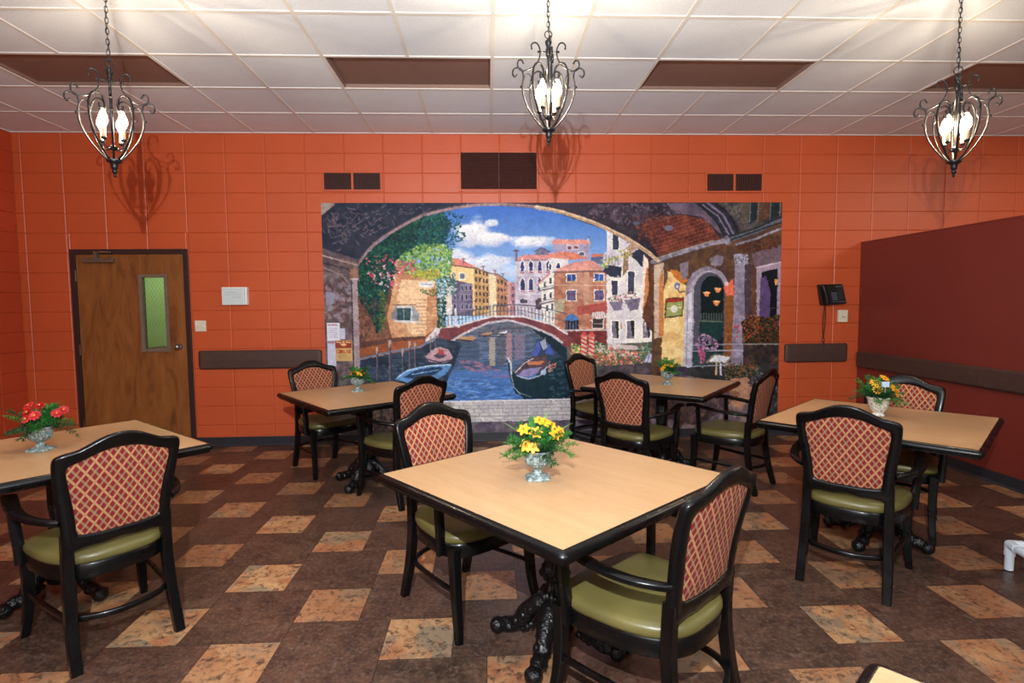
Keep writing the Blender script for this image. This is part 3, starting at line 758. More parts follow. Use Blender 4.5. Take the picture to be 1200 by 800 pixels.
fill(rect(490.5, 331, 507.5, 337), (218, 220, 226), .06); line([(493, 334), (505, 334.5)], 1., (120, 130, 150), a=.8)
line([(492, 332.7), (506, 333)], .6, (150, 160, 176), a=.6)
fill([(416, 408), (440, 400), (496, 396), (512, 384), (512, 400), (492, 412), (455, 416), (416, 422)], (156, 90, 56), .12, c2=(132, 76, 54))
fill([(416, 402), (460, 397), (497, 395), (497, 399), (460, 402), (416, 410)], (96, 66, 60), .2)
fill([(497, 400), (514, 380), (516, 386), (508, 402), (496, 406)], (206, 200, 206), .08)
fill([(416, 424), (455, 416), (490, 410), (512, 398), (540, 404), (530, 432), (512, 470), (416, 470)], (58, 72, 92), .25, nz=st, c2=(40, 52, 70))
line([(418, 422), (455, 414), (490, 408), (512, 396)], 2.4, (104, 118, 144))
dabs([(416, 430), (500, 425), (500, 460), (416, 465)], 200, [(76, 92, 112), (40, 54, 74), (96, 110, 126)], (1.2, 3.5), .3, 0, .5)
for x, y0, y1, w in ((439.5, 409, 446, 2.4), (454.7, 401, 452, 3.2), (469.5, 412, 440, 1.8), (478.2, 403, 438, 2.6), (484.5, 404, 432, 2.2), (503, 396, 412, 1.8), (509, 392, 408, 1.8)):
    line([(x, y0), (x-.3, y1)], w, (104, 96, 108)); line([(x, y0), (x, y0+6)], w, (176, 158, 152)); line([(x+.6, y0+4), (x+.6, y1)], w*.35, (50, 50, 66))
fill([(497, 420), (504, 412), (514, 408.5), (524, 412), (529, 422), (520, 428), (500, 426)], (176, 142, 152), .15); fill([(505, 419), (514, 414), (522, 419), (514, 423)], (80, 76, 96), .2); fill(rect(512, 412, 518, 418), (170, 70, 72)); line([(498, 423), (514, 427), (528, 424)], 1.4, (70, 60, 80))
fill([(460, 446), (470, 437), (492, 431), (514, 429.5), (527, 431), (522, 440), (510, 447), (480, 452)], (88, 132, 186), .2); fill([(470, 444), (484, 436), (512, 432), (518, 434), (508, 441), (486, 447)], (44, 66, 100), .25); line([(461, 446), (475, 436), (500, 431), (526, 430)], 1.4, (176, 206, 232)); line([(480, 441), (512, 436)], 1., (130, 170, 210))
# ivy and blossom
IVY = [(418, 310), (440, 288), (470, 266), (505, 249), (520, 247), (530, 262), (522, 285), (500, 292), (476, 300), (462, 322), (452, 350), (448, 380), (440, 392), (430, 366), (418, 348)]
m = fill(IVY, (24, 66, 60), .3)
dabs(IVY, 1400, [(20, 58, 58), (34, 88, 70), (16, 44, 52), (48, 104, 74), (26, 70, 78)], (.8, 2.4), .55, a=.9, m=m)
dabs([(500, 250), (520, 246), (548, 252), (541, 262), (548, 280), (534, 284), (530, 296), (505, 290), (480, 300)], 420, [(24, 74, 96), (30, 88, 90), (40, 110, 110), (22, 56, 80)], (.8, 2.2), .5)
G2 = [(462, 312), (474, 296), (496, 286), (515, 286), (530, 292), (531, 308), (526, 326), (505, 330), (480, 322), (466, 318)]
dabs(G2, 900, [(120, 158, 66), (146, 182, 84), (84, 132, 70), (166, 192, 110), (70, 116, 66), (110, 150, 100)], (.8, 2.4), .6)
dabs([(478, 318), (516, 316), (514, 328), (484, 326)], 160, [(196, 176, 70), (176, 164, 66), (120, 130, 60)], (.8, 1.8))
dabs([(462, 306), (486, 306), (488, 318), (466, 322)], 100, [(196, 74, 112), (214, 116, 140), (150, 60, 90)], (.7, 1.6))
dabs([(430, 300), (462, 298), (474, 330), (468, 344), (440, 340), (430, 322)], 130, [(186, 60, 92), (206, 96, 120), (196, 140, 160), (226, 206, 214)], (.6, 1.5))
dab(435.5, 323, 2.6, 2.2, (206, 52, 86)); dab(459, 333, 2.4, 3.6, (206, 92, 116)); dab(446, 333, 2, 1.6, (210, 200, 210))
dabs([(510, 330), (534, 320), (534, 344), (520, 350), (512, 345)], 260, [(60, 104, 104), (88, 136, 126), (140, 170, 160), (196, 196, 206), (40, 84, 70)], (.8, 2.), .6)
dabs([(484, 340), (512, 340), (512, 350), (500, 346)], 60, [(60, 84, 60), (96, 112, 70)], (.7, 1.5)); dabs([(511, 352), (522, 348), (521, 386), (512, 386)], 160, [(44, 74, 56), (84, 110, 66), (30, 50, 46)], (.8, 1.8)); dabs([(444, 340), (452, 345), (450, 385), (442, 395)], 120, [(60, 84, 54), (96, 108, 60)], (.8, 2.))
dabs([(418, 345), (445, 352), (446, 395), (418, 400)], 160, [(84, 62, 60), (60, 56, 54), (116, 84, 74)], (1, 2.5), .6, a=.5)
# gondola
fill([(592.5, 424), (596.5, 424), (599.5, 437), (606, 445), (618, 448.5), (632, 445), (644, 434), (652, 424), (700, 420), (700, 472), (616, 472), (603, 466), (597, 450), (594.5, 436)], (28, 52, 64), .18)
fill([(600, 440), (612, 428), (622, 422), (640, 420), (640, 432), (630, 442), (614, 446)], (84, 66, 74), .2); fill([(606, 444), (612, 437), (634, 434), (628, 442), (616, 446)], (136, 128, 176), .12)
fill([(617, 427.5), (636, 427), (633, 431.5), (617, 431)], (184, 116, 84), .12); line([(602, 441), (614, 429), (624, 424)], 1., (196, 200, 212)); line([(604, 444), (618, 448.5), (632, 444.5), (640, 434)], 1.2, (176, 190, 200))
line([(594, 423), (597.5, 430), (598, 442)], 2.2, (190, 200, 208)); line([(597, 440), (601, 458), (608, 466)], 1., (150, 170, 180)); line([(608, 465), (624, 471)], .9, (120, 140, 160))
fill([(622, 420), (630, 401), (633, 412), (629, 421)], (76, 92, 176), .12); fill([(638, 418), (641, 404), (649, 418), (648, 420)], (70, 86, 166), .12); fill([(632, 404), (638, 400), (641, 410), (636, 414)], (150, 160, 180), .12)
dab(636, 440.5, 3.4, 3.2, (176, 196, 224)); line([(612, 471), (700, 471)], 2., (30, 46, 60)); dabs([(640, 428), (652, 426), (650, 438), (642, 440)], 40, [(176, 92, 84), (206, 160, 140)], (.8, 1.8))
dabs([(645, 425), (700, 425), (700, 473), (645, 473)], 240, [(32, 56, 70), (46, 76, 92), (24, 40, 54), (70, 100, 120)], (1.5, 4), .35, 0, .6)
# flower bank with striped mooring posts
fill([(664, 410), (776, 405), (776, 445), (664, 452)], (108, 92, 88), .2, c2=(84, 92, 80)); fill([(712, 407), (770, 412), (770, 425), (712, 422)], (196, 180, 180), .12)
line([(720, 408), (722, 428)], 3, (206, 198, 200)); 
for i in range(12): line([(718+i*5, 416), (718+i*5, 428)], .9, (96, 90, 100))
line([(700, 415), (776, 416)], 1., (96, 90, 100))
dabs([(668, 412), (700, 408), (712, 412), (776, 420), (776, 444), (700, 446), (668, 436)], 900, [(206, 96, 78), (222, 130, 96), (190, 66, 62), (96, 122, 76), (66, 92, 66), (230, 176, 150), (130, 140, 96)], (.7, 1.9), .7)
dabs([(746, 412), (765, 406), (770, 424), (750, 430)], 130, [(70, 104, 80), (96, 130, 96), (50, 80, 70)], (.8, 2.)); dabs([(698, 404), (710, 408), (712, 418), (700, 416)], 110, [(60, 96, 70), (110, 136, 100), (206, 206, 196)], (.7, 1.7)); dabs([(668, 406), (678, 408), (680, 418), (670, 416)], 80, [(70, 110, 80), (206, 196, 100)], (.7, 1.6))
for x in (684, 693):
    line([(x, 398), (x, 418)], 6.6, (206, 176, 160)); 
    for i in range(4): line([(x-3, 400+i*5.2), (x+3, 403+i*5.2)], 2., (196, 62, 62))
    line([(x-4, 397.5), (x+4, 397.5)], 2., (196, 84, 84)); dab(x, 394.5, 2.4, 2.2, (206, 70, 70))
fill([(755, 430), (760, 420), (776, 419), (776, 432)], (196, 196, 222), .1)
for i in range(5): line([(757+i*4, 421), (755+i*4, 431)], 1.1, (110, 110, 150))
dabs([(766, 392), (778, 390), (784, 402), (770, 408)], 90, [(222, 130, 84), (206, 150, 120), (84, 104, 66)], (.8, 2.))
fill([(700, 434), (776, 430), (776, 448), (700, 448)], (90, 74, 84), .3, c2=(64, 70, 72))
fill([(640, 236), (917, 236), (917, 512), (764, 512), (764, 312), (746, 291), (712, 271), (646, 247)], (66, 54, 60), .2, wob=False)
# right bank: lit shop wall, doorway, pilaster, window
fill([(764, 306), (916, 256), (916, 512), (764, 512)], (84, 62, 54), .2, c2=(104, 74, 54))
fill([(776, 318), (788, 322), (797, 332), (806, 340), (806, 442), (776, 442)], (236, 208, 144), .07, c2=(222, 180, 116))
fill([(766, 306), (777, 309), (777, 400), (767, 402)], (196, 172, 150), .12); fill([(772, 330), (777, 320), (778, 398), (772, 400)], (196, 128, 78), .15); dab(770, 320, 3.5, 4.5, (206, 184, 160)); fill([(778, 310), (782, 310), (782, 330), (777, 345)], (104, 74, 60), .2)
fill([(785, 318), (800, 322), (806, 332), (800, 336), (790, 328)], (196, 118, 52), .15)
fill([(796, 312), (806, 308), (806, 325), (800, 332), (797, 324)], (130, 118, 130), .15); dabs([(830, 302), (846, 303), (844, 312), (833, 312)], 40, [(138, 128, 144), (120, 108, 124)], (2, 3.5), .7)
fill([(779.5, 353), (801.5, 351.5), (800.5, 375), (779, 377.5)], (74, 62, 54), .1); fill([(781, 358), (800, 356.5), (799, 373.5), (780.5, 375.5)], (150, 156, 92), .1); fill([(780.5, 354), (800.5, 352.5), (800, 357), (780.5, 358.5)], (150, 56, 46), .15); dab(790, 366, 4.2, 4.6, (228, 226, 216)); line([(782, 365.5), (785.5, 365.5)], 1., (230, 226, 210)); line([(795, 364.5), (798.5, 364.5)], 1., (230, 226, 210))
fill([(789.5, 337), (793, 333), (797, 336), (795.5, 341), (792, 342)], (112, 120, 160), .1); line([(794, 342), (796, 346), (802, 345)], 1.1, (60, 50, 66)); dab(793.5, 339, 1.3, 1.6, (244, 226, 190))
AR = lambda x0, x1, y1, yt: [(x0, y1)]+[((x0+x1)/2-(x1-x0)/2*math.cos(PI*i/14), yt+(x1-x0)/2*1.25*(1-math.sin(PI*i/14))) for i in range(15)]+[(x1, y1)]
fill(AR(803, 855, 442, 315), (150, 142, 160), .16, c2=(122, 112, 130)); fill(AR(808, 851, 442, 320), (170, 160, 176), .15); fill(AR(813, 850, 442, 322), (82, 82, 96), .12)
fill([(803, 350), (811, 346), (811, 440), (801, 440)], (206, 206, 220), .14, c2=(176, 170, 190)); line([(806, 352), (805, 440)], 1.2, (120, 116, 136), a=.6)
fill(AR(821, 848, 442, 326), (24, 36, 40), .2); fill([(820, 380), (847, 380), (847, 404), (820, 404)], (34, 62, 62), .12)
for x, y in ((828, 348.5), (841.3, 343.5), (840, 359.5)): fill([(x-4.3, y-2.6), (x+4.3, y-2.6), (x+1.6, y+3), (x-1.6, y+3)], (226, 140, 84), .1); dab(x, y-2, 3, 1., (250, 206, 140))
line([(820, 381), (847, 382)], 1., (150, 140, 120), a=.8)
for i in range(9): line([(822+i*3, 372), (822+i*3, 380)], 1.2, (104, 114, 104), a=.8)
fill([(848, 340), (859, 330), (860, 352), (850, 350)], (222, 110, 84), .15); dab(851, 336, 2.6, 2.6, (226, 190, 190))
fill(rect(850, 350, 859, 425), (136, 84, 44), .12); dabs([(851, 395), (860, 395), (860, 420), (851, 420)], 40, [(176, 112, 64), (110, 74, 50)], (1, 2))
fill([(861, 311), (872, 308), (874, 435), (858, 437)], (152, 142, 164), .14, c2=(128, 118, 140)); fill([(872, 306), (879, 305), (880, 400), (874, 435)], (74, 64, 74), .15)
fill([(859.5, 300), (875, 298.5), (876, 312), (860, 314)], (150, 148, 164), .2); dabs(rect(861, 301, 875, 311), 40, [(84, 84, 104), (180, 178, 196)], (.8, 1.6))
fill([(886, 315), (914.5, 309), (916, 312), (916, 400), (888, 404)], (160, 140, 162), .12); line([(886, 316.5), (915, 310)], 2., (196, 182, 196)); fill([(892, 322), (911, 318), (911, 396), (892, 400)], (26, 30, 36), .2)
fill([(891, 330), (897, 326), (903, 348), (902, 398), (890, 400)], (92, 72, 116), .15); line([(890, 366), (912, 366)], 1., (90, 80, 100), a=.7); fill([(907, 331), (912, 331), (910, 338), (908.5, 338)], (222, 160, 96))
BUSH = [(870, 382), (884, 376), (898, 378), (914, 374), (914, 412), (872, 412)]
fill(BUSH, (40, 44, 36), .3); dabs(BUSH, 800, [(96, 56, 38), (120, 56, 42), (58, 68, 40), (28, 34, 30), (136, 76, 46), (70, 76, 44), (30, 34, 34), (36, 40, 36)], (.8, 1.8), .7)
dabs([(872, 374), (892, 374), (890, 396), (872, 408)], 80, [(166, 70, 50), (170, 100, 60)], (.7, 1.5)); dabs([(862, 380), (868, 382), (866, 408), (860, 405)], 26, [(190, 60, 66)], (.7, 1.4))
for y, a in ((409.5, .7), (417, .9), (435, .8)): line([(803, y+1), (860, y), (915, y+.6)], 1.5, (176, 176, 190), a=a)
fill([(803, 437), (916, 434), (916, 512), (803, 512)], (62, 60, 62), .25, c2=(44, 46, 48)); dabs([(850, 434), (892, 432), (890, 450), (852, 452)], 260, [(60, 84, 56), (120, 116, 90), (40, 50, 40), (150, 84, 60)], (.8, 1.8))
fill([(872, 412), (914, 412), (914, 434), (872, 436)], (48, 44, 46), .3, c2=(84, 66, 56)); fill([(812, 418), (848, 420), (846, 434), (812, 436)], (52, 74, 78), .25)
dabs([(817, 402), (826, 396), (842, 404), (843, 416), (826, 418), (816, 412)], 150, [(170, 130, 170), (206, 160, 196), (110, 84, 120), (60, 76, 70)], (.8, 1.9), .6); dabs([(820, 414), (827, 414), (826, 432), (821, 430)], 40, [(206, 96, 140), (176, 70, 120)], (1, 2))
line([(841, 430), (840.5, 446)], 2.2, (196, 160, 130)); line([(846, 432), (846, 446)], 2., (206, 206, 216)); fill([(828, 431), (837, 421.5), (859.5, 424), (853, 433)], (150, 130, 110), .1); fill([(831.5, 430.5), (838.5, 423), (856.5, 425), (851.5, 431.5)], (222, 224, 230), .1)
for i in range(3): line([(837, 425+i*2), (853, 426.5+i*2)], .6, (140, 144, 160), a=.8)
fill([(776, 436), (806, 436), (806, 450), (776, 450)], (70, 56, 80), .3)
# cornice, vault and upper arcade on the right
fill([(766, 306), (800, 286), (850, 276), (916, 258), (916, 237), (640, 237), (644, 244), (712, 269), (746, 288)], (62, 54, 64), .2, c2=(50, 44, 56))
VT = [(748, 262), (765, 255), (800, 252), (826, 258), (835, 270), (843, 281), (800, 292), (772, 302), (762, 286)]
VT2 = [(660, 240), (720, 238), (760, 240), (770, 262), (750, 275), (722, 262)]
fill(VT2, (60, 50, 62), .3, c2=(80, 66, 82)); fill(VT, (122, 62, 48), .22, c2=(92, 46, 40))
mv = inside(VT)
for i in range(26):
    o = i*4.2
    line([(745, 250+o), (790, 236+o)], .5, (156, 110, 100), a=0)
bh = ((VV+UU*.32) % 4.6 < .9) & mv; blend(bh, (150, 108, 96), .45); bv2 = ((UU*1-VV*.35+np.floor((VV+UU*.32)/4.6)*4) % 8.5 < .9) & mv; blend(bv2, (150, 108, 96), .35)
dabs([(740, 255), (772, 248), (790, 262), (768, 285), (748, 282)], 220, [(110, 56, 44), (84, 46, 44), (140, 78, 62), (64, 50, 60)], (1, 2.6), .6, a=.6)
dabs([(650, 240), (800, 238), (790, 254), (740, 266), (700, 258)], 160, [(96, 84, 96), (110, 92, 104), (44, 40, 52), (120, 108, 118)], (.8, 3.2), .35, a=.6)
dab(783, 268, 5, 3.4, (110, 116, 140)); dab(745, 262, 4, 2.2, (90, 96, 120)); fill([(780, 238), (815, 237), (838, 262), (845, 276), (838, 270), (820, 254), (790, 250)], (112, 96, 112), .12, c2=(84, 74, 92))
fill([(812, 237), (835, 237), (852, 252), (863, 275), (848, 279), (838, 258)], (50, 52, 66), .2); line([(816, 238), (834, 254), (848, 277)], 2.2, (40, 46, 50)); line([(828, 238), (846, 252), (858, 275)], 2.4, (120, 108, 134)); line([(836, 238), (854, 252), (864, 274)], 1.8, (30, 38, 40)); line([(822, 240), (840, 254), (853, 276)], 1.3, (138, 126, 150))
fill([(840, 237), (916, 237), (916, 256), (868, 273), (862, 262), (850, 246)], (84, 78, 78), .3, c2=(64, 62, 70))
dabs([(845, 238), (870, 238), (868, 262), (852, 250)], 90, [(96, 96, 84), (60, 60, 70), (120, 108, 104)], (1.2, 3), .6, a=.6)
for x0, x1, c in ((868, 876, (92, 84, 74)), (878, 886, (40, 52, 58)), (887, 900, (92, 66, 54)), (902, 912, (40, 52, 58)), (912, 916, (84, 64, 56))):
    fill([(x0, 237), (x1, 237), (x1-1, 262-(x1-868)*.2), (x0-1, 266-(x0-868)*.2)], c, .2)
for x in (877.5, 886.8, 901, 912.5): line([(x, 238), (x-.7, 262-(x-868)*.12)], 1., (140, 140, 144), a=.7)
line([(764, 309), (790, 300), (832, 287), (850, 284)], 5., (134, 130, 146), .4); line([(770, 304), (800, 294), (835, 283)], 1.4, (196, 170, 150), a=.7); line([(766, 312), (800, 302), (850, 288)], 1.6, (84, 66, 60))
line([(850, 283), (880, 274), (916, 258)], 6., (92, 96, 108), .3); line([(852, 279), (880, 270), (916, 254)], 1.8, (40, 48, 54)); line([(854, 283), (882, 273), (916, 261)], 1.4, (30, 36, 40)); line([(862, 288.5), (885, 281), (916, 268)], 2.6, (140, 138, 156), .4)
dabs([(845, 283), (850, 278), (856, 284), (850, 290)], 20, [(150, 144, 160), (110, 104, 120)], (1.5, 3))
fill([(880, 300), (916, 288), (916, 309), (884, 316)], (112, 92, 104), .12); dabs([(862, 290), (916, 275), (916, 290), (870, 300)], 90, [(84, 50, 40), (104, 62, 48), (64, 44, 44)], (1.5, 3), .6, a=.6)
# the near arch on the left, soffit and rim
ARCH = [(419, 310), (432, 293), (448, 279), (465, 268.5), (480, 260), (496, 252), (512, 248), (527, 244.5), (544, 241.6), (561, 239.5), (586, 239), (612, 240.3), (629, 242.3), (646, 245.5), (661, 249), (678, 255), (695, 261), (712, 269), (729, 277.5), (746, 288), (760, 298), (770, 307)]
fill([(378, 237)]+[(378, 300), (419, 310)]+ARCH[1:11]+[(612, 237)], (40, 48, 66), .14, c2=(52, 56, 72), wob=False)
fill([(585, 236), (585, 239.5), (612, 240.3), (629, 242.3), (646, 245.5), (661, 249), (678, 255), (690, 258), (690, 236)], (58, 52, 66), .2)
for cx, cy, ang, L_ in ((405, 262, -.6, 34), (430, 258, -.55, 36), (418, 268, .7, 26), (445, 250, -.5, 30), (420, 246, .2, 24), (392, 262, 1.0, 18), (400, 280, -.4, 20), (470, 247, -.4, 26), (440, 268, -.5, 26), (500, 241, -.15, 30)):
    for q in range(16):
        t_ = nr.uniform(-.5, .5)*L_; o = nr.normal()*6; x = cx+math.cos(ang)*t_-math.sin(ang)*o; y = cy+math.sin(ang)*t_+math.cos(ang)*o
        if inside([(379, 238), (590, 238), (512, 244), (465, 264), (425, 296), (380, 296)], False)[min(NH-1, max(0, int((y-V0)*OS))), min(NW-1, max(0, int((x-U0)*OS)))]:
            dab(x, y, nr.uniform(1.6, 4.4), .42, (120+nr.randint(-25, 20), 104, 116), ang+(PI/2 if q % 4 == 0 else 0)+nr.normal()*.12, .75)
dabs([(384, 250), (398, 248), (412, 276), (404, 286), (388, 284)], 70, [(96, 84, 96), (116, 98, 104), (64, 64, 80)], (1, 2.4), .5, a=.6)
fill([(378, 237), (395, 237), (388, 245), (378, 252)], (150, 140, 134), .15); line([(396, 238), (379, 252.5)], 1.2, (70, 64, 70))
line(ARCH[:14], 3.4, (146, 122, 128), .3); line(ARCH[12:], 4.6, (206, 178, 146), .18); line([(x-.6, y-2.2) for x, y in ARCH[:13]], .9, (84, 70, 84)); line([(x+1, y+1.4) for x, y in ARCH[10:-1]], 1., (120, 84, 70), a=.6)
fill([(377, 290), (420, 304), (421, 330), (377, 330)], (92, 80, 86), .2)
# left pier, its cornice, plaster and posted papers
fill([(378, 318), (412, 322), (412, 512), (378, 512)], (122, 108, 112), .2, c2=(92, 76, 78)); dabs([(378, 330), (410, 330), (410, 375), (378, 375)], 110, [(110, 74, 70), (84, 62, 64), (150, 136, 144), (136, 130, 150)], (1.5, 4.5), .6, a=.55); fill([(381, 342), (391, 343), (390, 356), (381, 358)], (138, 136, 156), .1)
fill([(378, 296), (419, 307), (420, 317), (416, 323), (378, 314)], (118, 98, 92), .25, c2=(84, 74, 84)); line([(378, 299), (420, 311)], 1.6, (160, 140, 138)); line([(378, 308), (412, 316)], 1.4, (60, 54, 66)); line([(379, 313), (400, 322), (408, 332)], 1.8, (146, 128, 128), a=.8)
fill([(411.5, 325), (418.5, 325), (418.8, 440), (412, 440)], (168, 152, 158), .1, c2=(146, 128, 134)); fill([(410, 314), (420, 316), (419.5, 326), (410.5, 326)], (140, 104, 86), .2); line([(411.4, 326), (411.4, 440)], 1.2, (50, 46, 56)); line([(410.5, 327), (419, 327)], 1.4, (190, 176, 178))
fill(rect(381, 379, 396, 400), (206, 208, 222), .04, wob=False); fill(rect(395.5, 385.5, 402.5, 398), (186, 186, 206), .04, wob=False); fill(rect(381, 400.5, 391, 430), (186, 190, 214), .05, wob=False)
for i in range(5): line([(383, 385+i*2.6), (393, 385+i*2.6)], .7, (150, 150, 172), a=.7)
line([(382, 381.2), (393, 381.2)], 1.4, (170, 96, 116), a=.8); line([(382, 402), (389, 402)], 1.6, (150, 60, 84), a=.8)
fill(rect(390, 399.5, 410, 424), (196, 160, 106), .05, wob=False); fill(rect(390.5, 400, 409.5, 408.5), (150, 62, 46), .08, wob=False)
for x in (393, 396, 400, 404, 407): dab(x, 401.8+.4*math.cos(x), 1.5, .8, (232, 206, 140))
dab(400, 404.5, 3.4, 1.6, (222, 190, 140))
FONT = {'C': '111100100100111', 'O': '111101101101111', 'R': '110101110101101', 'L': '100100100100111', 'I': '010010010010010', 'A': '010101111101101', 'N': '101111111111101'}
x = 391.8
for ch in 'CORLIO':
    for q, b_ in enumerate(FONT[ch]):
        if b_ == '1': dab(x+(q % 3)*.8, 411+(q//3)*.85, .55, .55, (176, 48, 40))
    x += 2.85
for y in (417, 419.5): line([(394, y), (403, y)], .6, (120, 90, 66), a=.6)
# paved promenade and shaded stones below
PV = [(416, 475), (712, 473), (712, 500), (416, 500)]
m = fill(PV, (196, 192, 192), .06, c2=(180, 176, 182), wob=False)
row = np.floor((VV-474)/4.4); gm = (((VV-474) % 4.4 < .8) | ((UU+row*5.3+WOB*1.5) % 11.5 < .9)) & m; blend(gm, (118, 112, 126), .55)
line([(416, 474.5), (712, 473)], 1.4, (226, 224, 224))
fill([(378, 500), (420, 470), (420, 499), (712, 498), (712, 512), (378, 512)], (84, 76, 96), .2, c2=(110, 100, 112))
fill([(378, 440), (420, 446), (470, 468), (470, 512), (378, 512)], (112, 106, 106), .25, c2=(84, 80, 86)); dabs([(420, 462), (480, 470), (500, 500), (420, 505)], 220, [(136, 120, 112), (96, 88, 92), (160, 140, 126), (70, 66, 76)], (1.2, 3.2), .5)
fill([(700, 447), (806, 447), (880, 460), (880, 512), (700, 512)], (132, 112, 108), .2, c2=(108, 94, 108)); dabs([(700, 455), (870, 455), (880, 505), (700, 505)], 420, [(160, 132, 116), (110, 92, 96), (92, 82, 104), (176, 150, 136), (84, 70, 74)], (2, 5), .45, a=.5)
fill([(858, 452), (880, 450), (886, 470), (870, 490), (856, 480)], (176, 130, 104), .15); dabs([(880, 450), (914, 440), (914, 505), (884, 505)], 260, [(50, 54, 56), (36, 38, 42), (84, 84, 92), (110, 110, 120)], (1.2, 3), .6)
# painterly grain
# BRUSH: short strokes that break up the flat shapes
SRC = IMG.copy()
for k_ in range(15000):
    j, i = nr.randint(0, NH), nr.randint(0, NW); u_b, v_b = U0+i/OS, V0+j/OS
    sky = SRC[j, i, 2] > SRC[j, i, 0]*1.25 and v_b < 330
    amp = .05 if sky else .22
    if 380 < u_b < 411 and 378 < v_b < 425: continue
    if sky: nr.uniform()
    rr = nr.uniform(.5, 1.5); c = SRC[j, i]*255*(1+nr.uniform(-amp, amp*1.1))+(0 if sky else nr.uniform(-8, 8))
    dab(u_b+nr.normal()*.8, v_b+nr.normal()*.6, rr, rr*.5, np.clip(c, 0, 255), nr.uniform(-.9, .9), .7)
SATUR = .93; gl = IMG.mean(-1, keepdims=True); IMG = np.clip(gl+(IMG-gl)*SATUR, 0, 1); IMG = np.clip((IMG-.48)*1.08+.48, 0, 1)
IMG *= (1+.05*N2[..., None]+.03*vnoise(3, seed=77)[..., None]); IMG = np.clip(IMG, 0, 1)
HM = ((0.008526307530611161, -9.55432839046574e-05, -4.8899446383388545), (-0.00016640681057975828, -0.008651093986641937, 4.565575928962608), (-6.045011903516711e-05, -9.355848699411424e-05, 1.0))
def sheet(u, v):
    d = HM[2][0]*u+HM[2][1]*v+1
    return (HM[0][0]*u+HM[0][1]*v+HM[0][2])/d, (HM[1][0]*u+HM[1][1]*v+HM[1][2])/d
MX, MZ = sheet(UU, VV)
# square the sheet up on the wall
x0m, x1m, zt, zb = -1.785, 3.148, 2.561, .101
fx = (MX-MX[:, :1])/(MX[:, -1:]-MX[:, :1]); MX = x0m+(x1m-x0m)*fx
fz = (MZ[:1, :]-MZ)/(MZ[:1, :]-MZ[-1:, :]); MZ = zt-(zt-zb)*fz
me = bpy.data.meshes.new('canal_mural'); nv = NW*NH
me.vertices.add(nv); co = np.stack([MX, np.full(MX.shape, -.003), MZ], -1).reshape(-1).astype(np.float32); me.vertices.foreach_set('co', co)
idx = np.arange(nv).reshape(NH, NW); q = np.stack([idx[:-1, :-1], idx[1:, :-1], idx[1:, 1:], idx[:-1, 1:]], -1).reshape(-1)
nf = (NW-1)*(NH-1); me.loops.add(nf*4); me.loops.foreach_set('vertex_index', q.astype(np.int32)); me.polygons.add(nf); me.polygons.foreach_set('loop_start', (np.arange(nf)*4).astype(np.int32))
try: me.polygons.foreach_set('loop_total', np.full(nf, 4, np.int32))
except Exception: pass
me.update(calc_edges=True)
ca = me.color_attributes.new('paint', 'FLOAT_COLOR', 'POINT')
L3 = np.where(IMG <= .04045, IMG/12.92, ((IMG+.055)/1.055)**2.4)*MURAL_GAIN
ca.data.foreach_set('color', np.concatenate([L3, np.ones((NH, NW, 1))], -1).reshape(-1).astype(np.float32))
k = N('printed mural vinyl'); att = k.n('ShaderNodeAttribute'); att.attribute_name = 'paint'; k.col(att.outputs['Color']); k.rough(.5); k.b.inputs['Specular IOR Level'].default_value = .12
k.bump(k.noise(k.coord(), 60, 3), .06, .002); me.materials.append(k.m)
o = bpy.data.objects.new('canal_mural', me); col.objects.link(o)
tag(o, 'large wall mural of a Venetian canal seen under a stone arch', 'mural')
# ------------------------------------------------------------------ dining armchair (local: +y is the sitter's front)
def backy(z, x=0):
    if z < .5: y = -.20
    else: t = (z-.5)/.475; y = -.20-.03*t-.07*t*t
    return y-.014*(1-(x/.24)**2)
OUT = [(0,.503),(.06,.495),(.12,.497),(.165,.488),(.204,.475),(.203,.54),(.207,.62),(.217,.70),(.227,.78),(.233,.84),(.234,.88),(.224,.903),(.195,.913),(.15,.921),(.10,.946),(.05,.968),(0,.974)]
INN = [(0,.548),(.06,.548),(.112,.552),(.143,.558),(.152,.572),(.156,.62),(.163,.68),(.174,.745),(.182,.79),(.187,.825),(.186,.846),(.178,.858),(.155,.866),(.125,.877),(.09,.892),(.045,.904),(0,.907)]
def full(hf): return [(x, z) for x, z in hf]+[(-x, z) for x, z in hf[-2:0:-1]]
def refine(pts, sub=2):
    P3 = [Vector((x, 0, z)) for x, z in pts]; n = len(P3); out = []
    for i in range(n):
        a, b, c, d = P3[i-1], P3[i], P3[(i+1) % n], P3[(i+2) % n]
        for k in range(sub):
            t = k/sub; out.append(.5*((2*b)+(-a+c)*t+(2*a-5*b+4*c-d)*t*t+(-a+3*b-3*c+d)*t**3))
    return [(p.x, p.z) for p in out]
